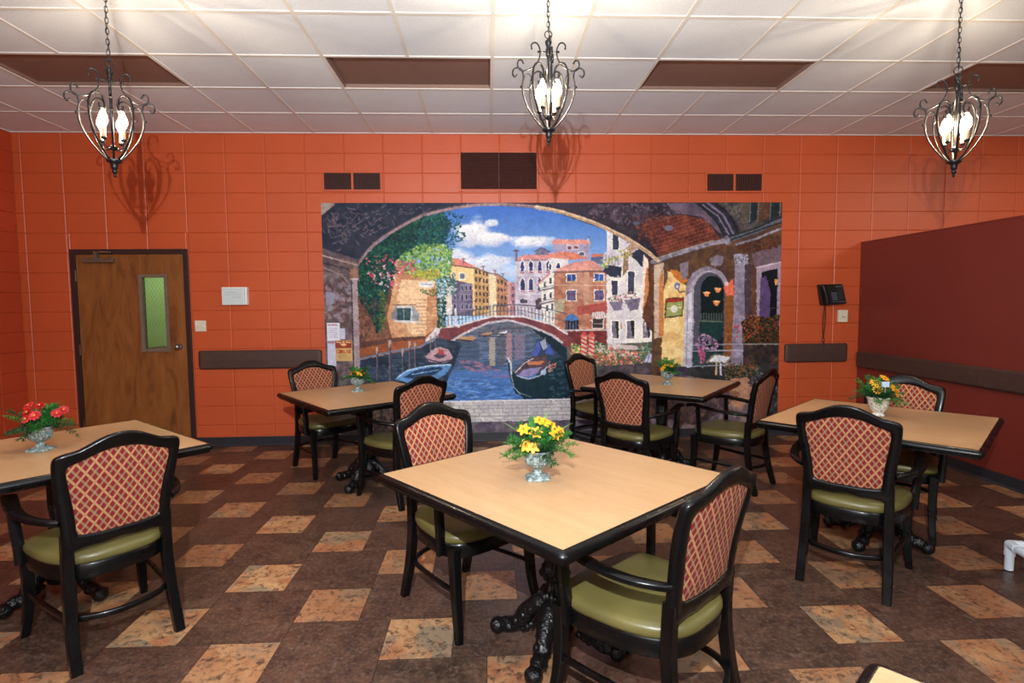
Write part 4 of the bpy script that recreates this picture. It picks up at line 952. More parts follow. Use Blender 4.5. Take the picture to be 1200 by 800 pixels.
def make_chair(label):
    t = thing('dining_chair', label, 'chair', group='upholstered dining armchairs')
    # moulded back frame
    bm = bmesh.new(); O, I = refine(full(OUT)), refine(full(INN)); rings = []; NS = 14
    for (ox, oz), (ix, iz) in zip(O, I):
        ring = []
        for k in range(NS):
            a = 2*PI*(k+.5)/NS; c = math.copysign(abs(math.cos(a))**.62, math.cos(a)); s = math.copysign(abs(math.sin(a))**.62, math.sin(a))
            x = (ox+ix)/2+(ox-ix)/2*c; z = (oz+iz)/2+(oz-iz)/2*c
            ring.append(bm.verts.new((x, backy(z, x)+.019*s, z)))
        rings.append(ring)
    n = len(rings)
    for i in range(n):
        a, b = rings[i], rings[(i+1) % n]
        for k in range(NS): bm.faces.new((a[k], a[(k+1) % NS], b[(k+1) % NS], b[k]))
    obj('back_frame', bm, M_BLACK, t, smooth=True, auto=50)
    # upholstered panel, front and back
    bm = bmesh.new(); cx, cz = 0, .725
    for s in (1, -1):
        prev = None; NR = 7
        for r in range(NR, -1, -1):
            q = r/NR; ring = []
            for (x, z) in I:
                X, Z = cx+(x*1.02-cx)*q, cz+(z-cz)*(q*1.015); d = .008+.010*(1-q**4)
                if r == 0: break
                ring.append(bm.verts.new((X, backy(Z, X)+s*d, Z)))
            if r == 0:
                c = bm.verts.new((cx, backy(cz, 0)+s*.018, cz))
                for i in range(n): bm.faces.new((prev[i], prev[(i+1) % n], c))
                break
            if prev:
                for i in range(n): bm.faces.new((prev[i], prev[(i+1) % n], ring[(i+1) % n], ring[i]))
            else: edge = ring
            prev = ring
        if s == 1: e1 = edge
        else:
            for i in range(n): bm.faces.new((e1[i], e1[(i+1) % n], edge[(i+1) % n], edge[i]))
    obj('backrest', bm, M_FABRIC, t, smooth=True, auto=60)
    # seat
    def ol(k, n, s):
        a = 2*PI*k/n; c, si = math.cos(a), math.sin(a)
        x = math.copysign(abs(c)**.62, c); y = math.copysign(abs(si)**(.62 if si > 0 else .8), si)
        return (x*(.247+.028*y)*s, .012+y*(.243 if y > 0 else .252)*s)
    NN = 48
    def shell(prof, mat, name):
        bm = bmesh.new(); rs = []
        for s, z in prof: rs.append([bm.verts.new((*ol(k, NN, s), z)) for k in range(NN)])
        for a, b in zip(rs, rs[1:]):
            for k in range(NN): bm.faces.new((a[k], a[(k+1) % NN], b[(k+1) % NN], b[k]))
        bm.faces.new(rs[0]); bm.faces.new(rs[-1]); return obj(name, bm, mat, t, smooth=True, auto=50)
    shell([(.93, .360), (.975, .362), (.985, .370), (.985, .418), (.97, .424), (.9, .425)], M_BLACK, 'seat_frame')
    shell([(.94, .422), (.985, .428), (1.0, .440), (.995, .455), (.965, .466), (.89, .473), (.7, .478), (.45, .481), (.15, .482)], M_VINYL, 'seat')
    # legs
    for s in (1, -1):
        bm = bmesh.new()
        sweep(bm, catmull([(s*.196, -.272, 0), (s*.194, -.25, .08), (s*.190, -.222, .19), (s*.186, -.204, .32), (s*.185, -.200, .43), (s*.185, -.206, .56)], 5), lambda q: .0185+.004*q, lambda q: .020+.003*math.sin(q*PI), n=8, sq=7, up=(1, 0, 0))
        obj('leg', bm, M_BLACK, t, smooth=True, auto=40)
        bm = bmesh.new()
        sweep(bm, catmull([(s*.242, .256, 0), (s*.236, .245, .05), (s*.228, .225, .15), (s*.226, .214, .27), (s*.229, .212, .415)], 5), lambda q: .0155+.009*q, lambda q: .0155+.009*q, n=8, sq=7, up=(1, 0, 0))
        obj('leg', bm, M_BLACK, t, smooth=True, auto=40)
        bm = bmesh.new()
        sweep(bm, catmull([(s*.206, -.218, .622), (s*.238, -.185, .628), (s*.275, -.11, .634), (s*.292, -.01, .642), (s*.288, .09, .654), (s*.276, .18, .664), (s*.268, .232, .662), (s*.266, .25, .652)], 5),
              lambda q: .014+.016*min(1, q*1.6), lambda q: .0125, n=10, sq=3.4)
        sweep(bm, catmull([(s*.272, .165, .655), (s*.270, .16, .56), (s*.262, .155, .46), (s*.258, .152, .375)], 4), .013, .021, n=8, sq=6, up=(1, 0, 0))
        obj('armrest', bm, M_BLACK, t, smooth=True, auto=45)
    bm = bmesh.new()
    hoop = catmull([(-.228, .214, .215), (-.222, .10, .21), (-.208, -.04, .205), (-.192, -.16, .205), (-.15, -.225, .205), (-.08, -.262, .205), (0, -.275, .205), (.08, -.262, .205), (.15, -.225, .205), (.192, -.16, .205), (.208, -.04, .205), (.222, .10, .21), (.228, .214, .215)], 4)
    sweep(bm, hoop, .010, .012, n=8, sq=4); obj('stretcher', bm, M_BLACK, t, smooth=True, auto=50)
    return t
def face(deg): return math.radians(deg-90)
CH = [('C1', -1.826, -3.46, 141.0, 'nearest left armchair, seen from behind at the cut-off table by the door'),
      ('C2', -.172, -3.31, -50.5, 'armchair facing the camera behind the left edge of the nearest full table'),
      ('C3', .509, -4.106, 130.7, 'armchair in the near centre, cut off at the bottom edge of the picture'),
      ('C4', -1.537, -.892, -48.5, 'armchair against the orange wall beside the long bumper rail'),
      ('C5', -.732, -1.695, 132.5, 'armchair with green seat showing between the two tables left of centre'),
      ('C6', 1.146, -1.582, 47.8, 'armchair seen from behind in front of the table at the mural'),
      ('C7', 1.065, -.50, -50.0, 'armchair closest to the mural, at the left side of the far right-hand table'),
      ('C8', 1.935, -1.568, 133.8, 'armchair turned sideways on the right of the table at the mural'),
      ('C9', 1.927, -3.125, 47.4, 'armchair seen from behind in front of the table by the red partition'),
      ('C10', 2.638, -2.482, -134.4, 'armchair beyond the table by the red partition, facing the camera')]
chair0 = make_chair(CH[0][4]); chair0.location = (CH[0][1], CH[0][2], 0); chair0.rotation_euler = (0, 0, face(CH[0][3]))
for _, x, y, a, lb in CH[1:]: dup(chair0, (x, y, 0), face(a), lb)

# ------------------------------------------------------------------ square pedestal table
TZ = .7612
def rsq(h, r, n=5):
    out = []
    for cx, cy, a0 in ((h-r, h-r, 0), (-(h-r), h-r, 90), (-(h-r), -(h-r), 180), (h-r, -(h-r), 270)):
        for k in range(n+1): a = math.radians(a0+90*k/n); out.append((cx+r*math.cos(a), cy+r*math.sin(a)))
    return out
def make_table(label):
    t = thing('dining_table', label, 'table', group='square pedestal dining tables')
    hs = .5225
    bm = bmesh.new(); prism(bm, rsq(hs, .006, 3), TZ-.028, TZ); obj('table_top', bm, M_LAM, t)
    bm = bmesh.new(); rs = []
    for h, r, z in ((hs, .006, TZ-.003), (hs+.0005, .007, TZ+.0005), (hs+.006, .012, TZ+.001), (hs+.016, .02, TZ-.004), (hs+.024, .026, TZ-.013), (hs+.026, .028, TZ-.022), (hs+.023, .026, TZ-.030), (hs+.012, .016, TZ-.035), (hs+.010, .015, TZ-.046), (hs-.01, .01, TZ-.048), (hs-.03, .01, TZ-.046), (hs-.03, .01, TZ-.03)):
        rs.append([bm.verts.new((x, y, z)) for x, y in rsq(h, r)])
    for a, b in zip(rs, rs[1:]):
        for i in range(len(a)): bm.faces.new((a[i], a[(i+1) % len(a)], b[(i+1) % len(a)], b[i]))
    obj('edge_trim', bm, M_BLACK, t, smooth=True, auto=35)
    bm = bmesh.new()
    for a in (PI/4, 3*PI/4, 5*PI/4, 7*PI/4):
        c, s = math.cos(a), math.sin(a); sweep(bm, [(c*.03, s*.03, TZ-.05), (c*.36, s*.36, TZ-.036)], .02, lambda q: .016-.008*q, n=8, sq=5)
    obj('top_bracket', bm, M_IRON, t)
    bm = bmesh.new(); fl = lambda a, z: 1+(.10*math.cos(8*a) if .36 < z < .66 else (.06*math.cos(12*a) if .2 < z < .36 else 0))
    lathe(bm, [(.03, .06), (.075, .07), (.088, .10), (.085, .15), (.066, .19), (.05, .21), (.062, .225), (.064, .25), (.05, .265), (.036, .28), (.034, .30), (.048, .315), (.058, .34), (.052, .365), (.040, .38), (.043, .40), (.049, .44), (.052, .50), (.051, .57), (.047, .63), (.042, .66), (.055, .672), (.058, .69), (.07, .70), (.075, .715), (.05, .722)], 64, mod=fl)
    for a in range(8):
        th = a*PI/4
        for z, r in ((.33, .058), (.24, .064)): sphere(bm, (math.cos(th)*r, math.sin(th)*r, z), .012, 8, 6, (1, 1, 1.5))
    obj('pedestal_column', bm, M_IRON, t, smooth=True, auto=60)
    for k in range(4):
        a = math.radians(25+90*k); c, s = math.cos(a), math.sin(a); bm = bmesh.new()
        P = lambda r, z, o=0: (c*r-s*o, s*r+c*o, z)
        sweep(bm, catmull([P(.03, .185), P(.075, .18), (P(.12, .145)), P(.155, .095), P(.195, .062), P(.235, .05), P(.262, .036)], 6), lambda q: .040*(1-.35*q), lambda q: .044*(1-.38*q)+.004*math.sin(q*18), n=14, sq=2.2)
        for u_ in range(5):       # leaf scrolls down the back of each leg
            r = .07+u_*.035; z = .20-u_*.034
            for o in (-.018, .018): sphere(bm, P(r, z-.012, o), .024-.001*u_, 10, 7, (1, 1, 1.1))
        sphere(bm, P(.272, .037), .037, 16, 10, (1, 1, .98)); 
        for o in (-.022, 0, .022): sphere(bm, P(.283, .045, o), .013, 8, 6, (1, 1, 1.6))
        sphere(bm, P(.245, .056), .024, 10, 8)
        for q in range(3): sphere(bm, P(.11+q*.02, .075-q*.012), .016, 8, 6)
        obj('leg', bm, M_IRON, t, smooth=True)
    return t
TB = [(.223, -3.695, -49.8, 'large square maple-topped table in the foreground centre'),
      (-1.075, -1.378, -52.4, 'square table left of centre in front of the mural papers and canal boats'),
      (1.504, -1.086, -38.4, 'square table in front of the right half of the mural'),
      (2.352, -2.718, -47.4, 'square table at the right, beside the dark red partition'),
      (-2.289, -3.078, -40.8, 'square table cut off at the left edge, with the red flowers on it')]
table0 = make_table(TB[0][3]); table0.location = (TB[0][0], TB[0][1], 0); table0.rotation_euler = (0, 0, math.radians(TB[0][2]))
for (x, y, a, lb), da in zip(TB[1:], (7, 0, -31, -8)):
    tt = dup(table0, (x, y, 0), math.radians(a), lb)
    for c in tt.children:
        if c.name.startswith('leg'): c.rotation_euler.z = math.radians(da)
# sixth table: only its far corner enters at the bottom edge
TC = Vector((.721, -4.998, 0)); a6 = math.radians(-49)
off = Vector((math.cos(a6)*-.5225-math.sin(a6)*.5225, math.sin(a6)*-.5225+math.cos(a6)*.5225, 0))
dup(table0, TC-off, a6, 'table of which only one pale corner shows at the bottom edge, right of centre')

# ------------------------------------------------------------------ flower arrangements in small urns
k = N('weathered verdigris urn'); v = k.coord(); a = k.noise(v, 70, 5, .7); b = k.noise(k.coord(scale=(1, 1, .3)), 90, 3)
k.col(k.mix(k.ramp(a, [(.40, (0,0,0)), (.60, (1,1,1))]), rgb(62, 80, 82), rgb(156, 170, 166))); k.rough(.7); k.bump(k.math('ADD', a, b), .5, .004); M_URN = k.m
k = N('weathered white urn'); v = k.coord(); a = k.noise(v, 70, 5, .7)
k.col(k.mix(k.ramp(a, [(.38, (0,0,0)), (.52, (1,1,1))]), rgb(120, 120, 112), rgb(214, 212, 200))); k.rough(.7); k.bump(a, .5, .004); M_URNW = k.m
M_FERN = simple('fern green', (54, 128, 50), .6, var=.3, vs=40); M_FERN2 = simple('dark leaf green', (30, 84, 44), .5, var=.25, vs=30)
M_BLADE = simple('fresh blade green', (104, 150, 56), .5, var=.15)
M_YEL = simple('yellow petal', (236, 166, 22), .55, var=.12, vs=60); M_ORA = simple('orange throat', (214, 112, 20), .6); M_RED = simple('red petal', (178, 14, 26), .55, var=.25, vs=50)
M_PINKP = simple('salmon petal', (204, 48, 50), .55, var=.2, vs=50); M_TAG = simple('pale blue tag', (196, 220, 240), .5, var=.02); M_SOIL = simple('dark moss', (26, 40, 22), .95, bump=.6)
def petal(bm, c, d, nrm, L, w, curl=.3, mi=0):
    d = d.normalized(); s = d.cross(nrm).normalized(); rows = []
    for q, ww in ((0, .25), (.3, .8), (.6, 1), (.85, .6), (1, .08)):
        p = c+d*(L*q)+nrm*(-curl*L*q*q+.12*L*q); rows.append([bm.verts.new(p-s*w*ww*.5), bm.verts.new(p-nrm*(.10*w*ww)), bm.verts.new(p+s*w*ww*.5)])
    for a, b in zip(rows, rows[1:]):
        for i in range(2):
            f = bm.faces.new((a[i], a[i+1], b[i+1], b[i])); f.material_index = mi
def arrangement(name_label, loc, seed, kind, spread=1., urn=M_URN, nfern=20, nflow=8, hscale=1., shape='urn', fl_list=None):
    R = random.Random(seed); t = thing('flower_arrangement', name_label, 'flowers', loc, 0, 'flower arrangements on the tables')
    bm = bmesh.new()
    if shape == 'urn':
        fl = lambda a, z: 1+(.06*math.cos(20*a) if .055 < z < .105 else 0)
        lathe(bm, [(.020, .014), (.024, .022), (.018, .032), (.016, .040), (.024, .046), (.040, .056), (.050, .070), (.054, .086), (.0555, .102), (.056, .108), (.062, .112), (.063, .119), (.058, .122), (.052, .119), (.050, .108), (.02, .106)], 72, mod=fl)
        P_ = []
        for i in range(48):
            a = 2*PI*i/48; r = .050+.011*abs(math.cos(2*a))**3+.003*math.cos(12*a); P_.append((r*math.cos(a+PI/4), r*math.sin(a+PI/4)))
        rs = [[bm.verts.new((x*s, y*s, z)) for x, y in P_] for s, z in ((1, 0), (1, .006), (.9, .010), (.62, .014), (.42, .018))]
        for a, b in zip(rs, rs[1:]):
            for i in range(48): bm.faces.new((a[i], a[(i+1) % 48], b[(i+1) % 48], b[i]))
        bm.faces.new(rs[0]); bm.faces.new(rs[-1])
    else:
        fl = lambda a, z: 1+(.03*math.cos(14*a) if .03 < z < .105 else 0)
        lathe(bm, [(.034, 0), (.038, .004), (.034, .014), (.026, .020), (.036, .032), (.048, .052), (.056, .078), (.060, .104), (.066, .108), (.067, .118), (.062, .121), (.055, .117), (.052, .106), (.02, .104)], 64, mod=fl)
    obj('urn', bm, urn, t, smooth=True, auto=60)
    bm = bmesh.new(); sphere(bm, (0, 0, .105), .05, 16, 8, (1, 1, .7)); obj('moss', bm, M_SOIL, t, smooth=True)
    Z0 = .118
    for i in range(nfern):
        a = 2*PI*i/nfern*2.4+R.uniform(-.3, .3); el = R.uniform(.1, 1.25); L = R.uniform(.09, .14)*spread; droop = R.uniform(.1, .6)*(1.3-el*.6)
        dx, dy = math.cos(a), math.sin(a); pts = []
        for q in range(9):
            s = q/8; r = .015+L*s*math.cos(el)*1.05; z = Z0-.012+(L*s*math.sin(el)+.02*s)*hscale-droop*L*s*s*.9; pts.append(Vector((dx*r, dy*r, z)))
        bm = bmesh.new(); sweep(bm, pts, .0011, n=4)
        for q in range(2, 9):
            t0 = (pts[q]-pts[q-1]).normalized(); side = t0.cross(Vector((0, 0, 1))).normalized(); n_ = side.cross(t0)
            for sg in (-1, 1):
                base = pts[q]; br = (side*sg+t0*.9+n_*R.uniform(-.3, .5)).normalized(); bl = .036*(1-.55*q/8)*R.uniform(.8, 1.2)*spread
                for j in range(5):
                    c = base+br*bl*j/4
                    for m in range(3):
                        d = (br+Vector((R.uniform(-1, 1), R.uniform(-1, 1), R.uniform(-1, 1)))*.9).normalized(); e = d.cross(n_).normalized()*.0017; l_ = R.uniform(.010, .018)
                        bm.faces.new([bm.verts.new(c-e), bm.verts.new(c+e), bm.verts.new(c+d*l_+e*.5), bm.verts.new(c+d*l_-e*.5)])
        obj('fern_frond', bm, M_FERN if R.random() < .7 else M_FERN2, t)
    for i in range(9):
        a = R.uniform(0, 2*PI); el = R.uniform(.2, 1.1); d = Vector((math.cos(a)*math.cos(el), math.sin(a)*math.cos(el), math.sin(el)))
        bm = bmesh.new(); nrm = d.cross(Vector((-math.sin(a), math.cos(a), 0))).normalized()
        if nrm.z < 0: nrm = -nrm
        petal(bm, Vector((0, 0, Z0-.01))+d*.02, d, nrm, R.uniform(.05, .075), .034, .5); obj('leaf', bm, M_FERN2, t, smooth=True)
    for (a, el, L) in {'yellow': ((2.9, .78, .19), (.2, .72, .19), (.9, 1.2, .17)), 'red': ((.3, 1.02, .18), (3.05, .42, .21)), 'daisy': ((3.0, .35, .17), (-.8, .1, .15), (-.7, .0, .13)), 'small': ((2.6, .5, .12), (.3, .4, .12))}[kind]:
        d = Vector((math.cos(a)*math.cos(el), math.sin(a)*math.cos(el), math.sin(el))); bm = bmesh.new(); side = d.cross(Vector((0, 0, 1))).normalized()
        petal(bm, Vector((0, 0, Z0)), d, side.cross(d), L, .014 if kind != 'red' else .02, .25); obj('blade', bm, M_BLADE, t, smooth=True)
    for i in range(nflow):
        if fl_list:
            vx = Vector(fl_list[i % len(fl_list)]); rad = vx.length; a = math.atan2(vx.y, vx.x); el = math.asin(vx.z/rad); hh = 1; rad /= 1.0
        else: a = 2*PI*i/nflow+R.uniform(-.3, .3); el = R.uniform(.35, 1.2); rad = R.uniform(.062, .085)*spread; hh = 1
        d = Vector((math.cos(a)*math.cos(el), math.sin(a)*math.cos(el), math.sin(el))); c = Vector((0, 0, Z0))+Vector((d.x*rad, d.y*rad, d.z*rad*hh*hscale))
        if fl_list: d = (d+Vector((0, -.8, .25))).normalized()
        u = d.cross(Vector((0, 0, 1))).normalized(); w = u.cross(d).normalized(); bm = bmesh.new()
        double = kind == 'red'; npet = {'yellow': 6, 'red': 9, 'daisy': 11, 'small': 6}[kind]; L = {'yellow': .026, 'red': .026, 'daisy': .032, 'small': .028}[kind]*R.uniform(.9, 1.12); wd = {'yellow': .017, 'red': .017, 'daisy': .012, 'small': .016}[kind]
        ph = R.random()
        for ly in range(2 if double else 1):
            for j in range(npet):
                th = 2*PI*(j+ph+ly*.5)/npet; dd = (u*math.cos(th)+w*math.sin(th))*(1 if ly == 0 else .75)+d*(.35+.5*ly); petal(bm, c, dd, (d-dd*.3).normalized(), L*(1-.3*ly), wd, .45)
        sweep(bm, [c, c-d*rad*.9], .0013, n=4, mi=1)
        fo = obj('flower', bm, [M_RED if kind == 'red' and i % 3 else (M_PINKP if kind == 'red' else M_YEL), M_FERN2], t, smooth=True)
        bm = bmesh.new(); sphere(bm, tuple(c+d*.004), .0042 if kind != 'daisy' else .006, 8, 6); 
        if kind in ('yellow', 'small'):
            for j in range(3): sweep(bm, [c, c+(d+u*(j-1)*.3+w*(.2*(j % 2)))*.016], .0009, n=4)
        obj('flower_centre', bm, M_ORA if kind != 'red' else M_YEL, fo, smooth=True)
    return t
arrangement('yellow lilies and fern in a grey-green urn on the foreground centre table', (.147, -3.743, TZ+.0012), 11, 'yellow', 1.05, nfern=38, nflow=9,
            fl_list=[(-.058, -.03, .095), (-.010, -.05, .085), (.008, .0, .125), (.03, .0, .118), (.056, -.01, .106), (.070, -.03, .072), (.096, .0, .078), (-.052, -.06, .035), (-.022, -.07, .032)])
arrangement('yellow flowers in a small urn on the table near the door-side wall rail', (-1.165, -1.249, TZ+.0012), 12, 'small', .85, nfern=22, nflow=7)
arrangement('orange-yellow flowers in a small urn on the table before the mural shop front', (1.541, -1.125, TZ+.0012), 13, 'small', .82, nfern=22, nflow=7, hscale=1.15)
ar = arrangement('yellow daisies with a pale tag in a white urn by the partition', (2.409, -2.626, TZ+.0012), 14, 'daisy', 1.05, urn=M_URNW, nfern=28, nflow=5, shape='bowl',
            fl_list=[(.034, 0, .12), (.06, -.05, .06), (.085, -.04, .032), (-.04, -.02, .095), (-.045, -.05, .055)])
bm = bmesh.new(); box(bm, -.016, .036, -.042, -.038, .188, .222, .001); box(bm, .009, .011, -.041, -.039, .11, .19); obj('care_tag', bm, M_TAG, ar)
arrangement('red flowers in a grey urn on the cut-off table at the left', (-2.358, -3.095, TZ+.0012), 15, 'red', 1.0, nfern=34, nflow=7,
            fl_list=[(-.046, 0, .112), (.008, 0, .112), (-.025, -.04, .085), (.02, -.05, .07), (.105, -.02, .075), (.125, 0, .088), (-.017, -.06, .055)])

# ------------------------------------------------------------------ hanging scroll lanterns
k = N('antique wrought iron'); v = k.coord(); k.col(k.ramp(k.noise(v, 60, 3), [(.3, rgb(30, 31, 34)), (.7, rgb(52, 52, 54))])); k.rough(.38); k.b.inputs['Metallic'].default_value = .65; M_WROUGHT = k.m
M_SLEEVE = simple('aged ivory candle sleeve', (190, 168, 128), .6)
k = N('lit candle bulb'); k.b.inputs['Base Color'].default_value = (1, .9, .7, 1); k.b.inputs['Emission Color'].default_value = (1, .80, .50, 1); k.b.inputs['Emission Strength'].default_value = BULB; M_BULB = k.m
def spiral(c, r0, a0, turns, n=14, shrink=.25, sgn=1):
    return [(c[0]+r0*(1-(1-shrink)*i/n)*math.cos(a0+sgn*turns*2*PI*i/n), c[1]+r0*(1-(1-shrink)*i/n)*math.sin(a0+sgn*turns*2*PI*i/n)) for i in range(n+1)]
def make_lantern(label):
    t = thing('hanging_lantern', label, 'light', group='wrought iron hanging lanterns')
    bm = bmesh.new(); lathe(bm, [(.003, 0), (.007, .006), (.009, .014), (.006, .020), (.012, .026), (.015, .036), (.011, .044), (.016, .050), (.019, .062), (.019, .076), (.024, .082), (.038, .088), (.040, .098), (.030, .104), (.012, .108)], 24); obj('finial', bm, M_WROUGHT, t, smooth=True, auto=50)
    def arc(name, rz, a, w=.0062, h=.0045):
        ca, sa = math.cos(a), math.sin(a); bm = bmesh.new()
        sweep(bm, [(r*ca, r*sa, z) for r, z in rz], w, h, n=8, sq=3); return bm
    def cm(pts, sub=6): return [(p.x, p.z) for p in catmull([(a, 0, b) for a, b in pts], sub)]
    for k_ in range(4):
        a = k_*PI/2
        rib = cm([(.030, .100), (.070, .140), (.120, .215), (.150, .290), (.157, .350), (.150, .400), (.158, .438), (.182, .455), (.207, .445), (.214, .420), (.202, .402), (.190, .410)])
        bm = arc('rib', rib, a)
        ca, sa = math.cos(a), math.sin(a)
        for z, r in ((.345, .163),): sphere(bm, (r*ca, r*sa, z), .008, 8, 6)
        sphere(bm, (.190*ca, .190*sa, .411), .006, 8, 6)
        lp = cm([(.150, .30), (.152, .36), (.142, .405), (.122, .420), (.104, .402), (.100, .365), (.112, .338), (.126, .345)])
        sweep(bm, [(r*ca, r*sa, z) for r, z in lp], .0032, .003, n=6)
        obj('rib', bm, M_WROUGHT, t, smooth=True)
        strap = cm([(.150, .482), (.162, .500), (.178, .496), (.184, .474), (.176, .450), (.150, .438), (.115, .446), (.078, .470), (.055, .510), (.050, .555), (.064, .592), (.086, .600), (.101, .585), (.100, .568)])
        bm = arc('strap', strap, a, .0056, .0042); sweep(bm, [(.014*ca, .014*sa, .548), (.062*ca, .062*sa, .548)], .003, n=6); sphere(bm, (.060*ca, .060*sa, .548), .007, 8, 6); sphere(bm, (.100*ca, .100*sa, .566), .006, 8, 6); sphere(bm, (.150*ca, .150*sa, .482), .006, 8, 6)
        obj('scroll', bm, M_WROUGHT, t, smooth=True)
        a2 = a+PI/4; ca, sa = math.cos(a2), math.sin(a2)
        rib2 = cm([(.028, .100), (.066, .140), (.112, .215), (.138, .290), (.145, .350), (.140, .405), (.118, .447), (.084, .458), (.054, .440), (.042, .405), (.052, .376), (.072, .378), (.078, .398)])
        bm = arc('rib', rib2, a2); sphere(bm, (.077*ca, .077*sa, .398), .006, 8, 6); obj('rib', bm, M_WROUGHT, t, smooth=True)
    bm = bmesh.new(); lathe(bm, [(.004, .115), (.004, .15), (.012, .155), (.024, .165), (.026, .175), (.010, .182), (.006, .190), (.006, .53), (.014, .535), (.017, .548), (.016, .560), (.012, .57), (.015, .585), (.020, .598), (.020, .608), (.010, .618), (.005, .626)], 20); obj('centre_stem', bm, M_WROUGHT, t, smooth=True, auto=50)
    for k_ in range(4):
        a = k_*PI/2+PI/4+.12; ca, sa = math.cos(a), math.sin(a); R_ = .066
        bm = bmesh.new(); sweep(bm, [(r*ca, r*sa, z) for r, z in cm([(.014, .172), (.036, .160), (.058, .166), (.066, .186), (.066, .205)])], .0035, n=8); lathe(bm, [(.006, .200), (.014, .204), (.016, .212), (.012, .216)], 14, (R_*ca, R_*sa, 0)); obj('candle_arm', bm, M_WROUGHT, t, smooth=True)
        bm = bmesh.new(); lathe(bm, [(.0105, .214), (.0105, .268), (.009, .270)], 14, (R_*ca, R_*sa, 0)); cs = obj('candle_sleeve', bm, M_SLEEVE, t, smooth=True, auto=50)
        bm = bmesh.new(); lathe(bm, [(.007, .270), (.014, .282), (.022, .300), (.023, .318), (.018, .340), (.009, .360), (.002, .374)], 16, (R_*ca, R_*sa, 0)); obj('bulb', bm, M_BULB, cs, smooth=True)
    bm = bmesh.new(); sweep(bm, [(0+.022*math.cos(i*PI/10), 0, .646+.022*math.sin(i*PI/10)) for i in range(20)], .003, n=8, closed=True, up=(0, 1, 0)); obj('hanging_ring', bm, M_WROUGHT, t, smooth=True)
    return t
def hang(t, x, y, z, rot):
    t.location = (x, y, z); t.rotation_euler = (0, 0, rot); LS = .945; t.scale = (LS, LS, LS)
    top = (H-.022-z)/LS; bm = bmesh.new(); zz = .662; i = 0; pl = .030
    nl = round((top-zz)/pl); pl = (top-zz)/nl
    for i in range(nl):
        c = zz+pl*(i+.5); hl = pl*.5+.0045; pts = []
        for q in range(16):
            a = 2*PI*q/16; xx = .0082*math.cos(a); dz = math.copysign(abs(math.sin(a))**.8, math.sin(a))*hl
            pts.append((xx, 0, c+dz) if i % 2 else (0, xx, c+dz))
        sweep(bm, pts, .0022, n=6, closed=True, up=(0, 1, 0) if i % 2 else (1, 0, 0))
    sweep(bm, catmull([(.006*math.sin(j*1.1), .006*math.cos(j*1.3), .62+(top-.62)*j/8) for j in range(9)], 4), .0018, n=5)
    obj('chain', bm, M_WROUGHT, t, smooth=True)
    bm = bmesh.new(); lathe(bm, [(.004, top-.012), (.012, top-.010), (.03, top-.004), (.055, top+.006), (.062, top+.014), (.062, (H-z)/LS)], 32); obj('ceiling_canopy', bm, simple('dark red brown canopy', (78, 28, 24), .5), t, smooth=True, auto=50)
LN = [(-2.098, 2.204, .55, 'scroll lantern hanging over the left tables, in front of the wall near the door'), (.304, 2.381, 0.0, 'scroll lantern hanging in the centre, highest of the three'), (2.69, 2.208, -.6, 'scroll lantern hanging at the right, in front of the red partition')]
LY = -2.80
for x, z, r, lb in LN: hang(make_lantern(lb), x, LY, z, r)

# white plastic pipe frame entering at the right edge
t = thing('pipe_frame', 'white plastic pipe frame at the right edge, standing on the floor', 'pipe frame', (2.80, -3.155, 0))
R_ = .021
d1, d2 = Vector((math.cos(math.radians(-14)), math.sin(math.radians(-14)), 0)), Vector((math.cos(math.radians(-104)), math.sin(math.radians(-104)), 0))
cor = [Vector((0, 0, 0)), d1*.75, d1*.75+d2*.45, d2*.45]
for i, c in enumerate(cor):
    bm = bmesh.new(); sweep(bm, [c+Vector((0, 0, .005 if i == 0 else .05)), c+Vector((0, 0, .13))], R_, n=20); obj('leg', bm, M_PVC, t, smooth=True, auto=50)
    bm = bmesh.new(); sphere(bm, tuple(c+Vector((0, 0, .145))), R_*1.22, 20, 14); sweep(bm, [c+Vector((0, 0, .085)), c+Vector((0, 0, .145))], R_*1.2, n=20)
    for q in ((i+1) % 4, (i-1) % 4):
        e = (cor[q]-c).normalized(); sweep(bm, [c+Vector((0, 0, .145)), c+e*.06+Vector((0, 0, .145))], R_*1.2, n=20)
    obj('corner_fitting', bm, M_PVC, t, smooth=True, auto=50)
    bm = bmesh.new(); e = cor[(i+1) % 4]; sweep(bm, [c+Vector((0, 0, .145)), e+Vector((0, 0, .145))], R_, n=20); obj('pipe', bm, M_PVC, t, smooth=True, auto=50)
for c in (Vector((.075, -.035, 0)),):
    bm = bmesh.new(); sweep(bm, [c+Vector((0, 0, .05)), c+Vector((0, .02, .085)), c+Vector((0, .035, .125))], .008, n=8)
    box(bm, c.x-.018, c.x-.013, c.y-.02, c.y+.02, .02, .065); box(bm, c.x+.013, c.x+.018, c.y-.02, c.y+.02, .02, .065)
    ca_ = obj('caster_fork', bm, M_STEEL, t)
    bm = bmesh.new(); sweep(bm, [(c.x-.011, c.y, .026), (c.x+.011, c.y, .026)], .026, n=20); obj('wheel', bm, simple('grey rubber wheel', (60, 62, 66), .5), ca_, smooth=True, auto=50)

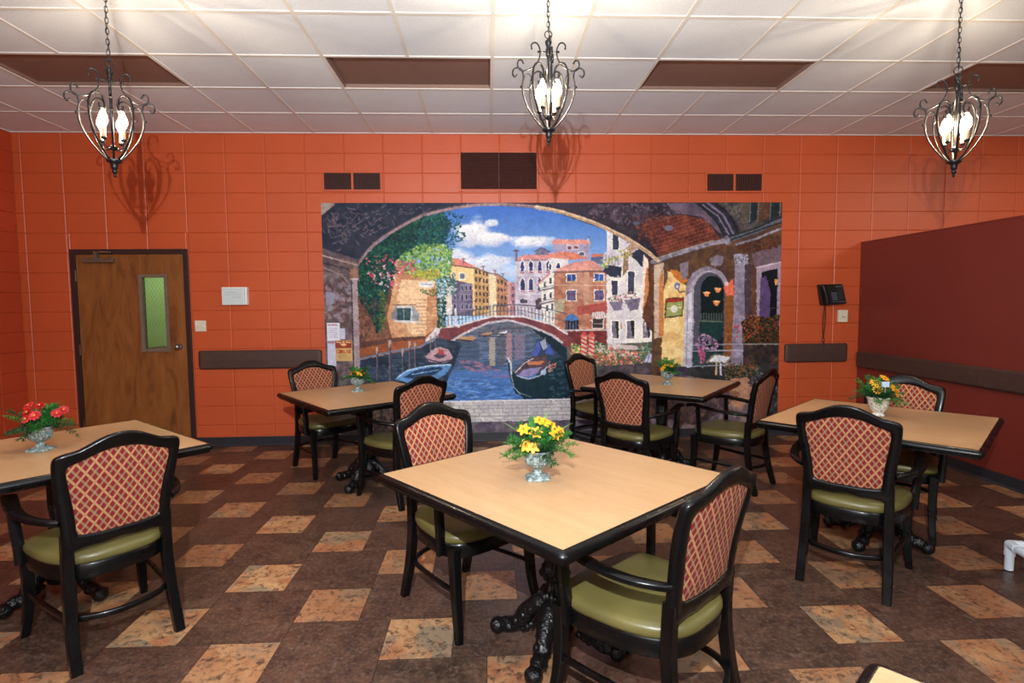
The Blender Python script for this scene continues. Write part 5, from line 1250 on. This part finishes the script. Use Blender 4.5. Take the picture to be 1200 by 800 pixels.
# ------------------------------------------------------------------ light
def point(name, loc, energy, color, r):
    l = bpy.data.lights.new(name, 'POINT'); l.energy = energy; l.color = color; l.shadow_soft_size = r
    o = bpy.data.objects.new(name, l); col.objects.link(o); o.location = loc; return o
def area(name, loc, sx, sy, energy, color, rot=(0, 0, 0)):
    l = bpy.data.lights.new(name, 'AREA'); l.shape = 'RECTANGLE'; l.size = sx; l.size_y = sy; l.energy = energy; l.color = color
    o = bpy.data.objects.new(name, l); col.objects.link(o); o.location = loc; o.rotation_euler = rot; return o
for x, z, r, lb in LN: point('lantern_light', (x, LY, z+.30), E_LANT, (1, .80, .56), .018)
l = bpy.data.lights.new('camera_flash', 'SPOT'); l.energy = E_FLASH; l.color = (.93, .97, 1); l.spot_size = math.radians(135); l.spot_blend = 1; l.shadow_soft_size = .012
o = bpy.data.objects.new('camera_flash', l); col.objects.link(o); o.location = (-.171, -6.36, 2.154); o.rotation_euler = (math.radians(88), 0, math.radians(-3))
l = bpy.data.lights.new('ceiling_fill_spot', 'SPOT'); l.energy = E_UPFILL; l.color = (.92, .96, 1); l.spot_size = math.radians(150); l.spot_blend = .6; l.shadow_soft_size = .05  # added upward spot, brightens and neutralises the ceiling
o = bpy.data.objects.new('ceiling_fill_spot', l); col.objects.link(o); o.location = (-.171, -6.36, 2.2); o.rotation_euler = (math.radians(145), 0, 0)
for x in (-2.4, 2.4):
    area('rear_fill_light', (x, -7.6, H-.02), 1.2, 2.4, E_REARFILL, (.95, .97, 1))  # added unseen fill lights behind the camera, not real fixtures
area('side_room_light', (6.3, -2.6, H-.02), 1.2, 1.2, E_SIDE, (1, .86, .70))
area('back_corridor_light', (-3.8, .8, 2.68), .8, .5, 22, (1, 1, .95))
wd_ = bpy.data.worlds.new('World'); bpy.context.scene.world = wd_; wd_.use_nodes = True; wd_.node_tree.nodes['Background'].inputs[0].default_value = (.5, .48, .46, 1); wd_.node_tree.nodes['Background'].inputs[1].default_value = .3

# ------------------------------------------------------------------ camera
cam = bpy.data.cameras.new('Camera'); co_ = bpy.data.objects.new('Camera', cam); col.objects.link(co_)
cam.sensor_fit = 'HORIZONTAL'; cam.sensor_width = 36; cam.lens = 657.98/1200*36; cam.clip_start = .02
r_ = Vector((0.9990455407958481, -0.042752318436651546, -0.008958051363039564)); u_ = Vector((0.011777756681642947, 0.06616522050481144, 0.9977391683416553)); w_ = Vector((0.042062951197933386, 0.996892372758384, -0.06660559490522887))
Mx = Matrix(((r_.x, u_.x, -w_.x, -0.05191912), (r_.y, u_.y, -w_.y, -6.04124294), (r_.z, u_.z, -w_.z, 1.48882993), (0, 0, 0, 1)))
co_.matrix_world = Mx; bpy.context.scene.camera = co_
vs = bpy.context.scene.view_settings; vs.view_transform = 'Standard'; vs.look = 'None'; vs.gamma = 1; vs.use_curve_mapping = False; vs.exposure = EXPO
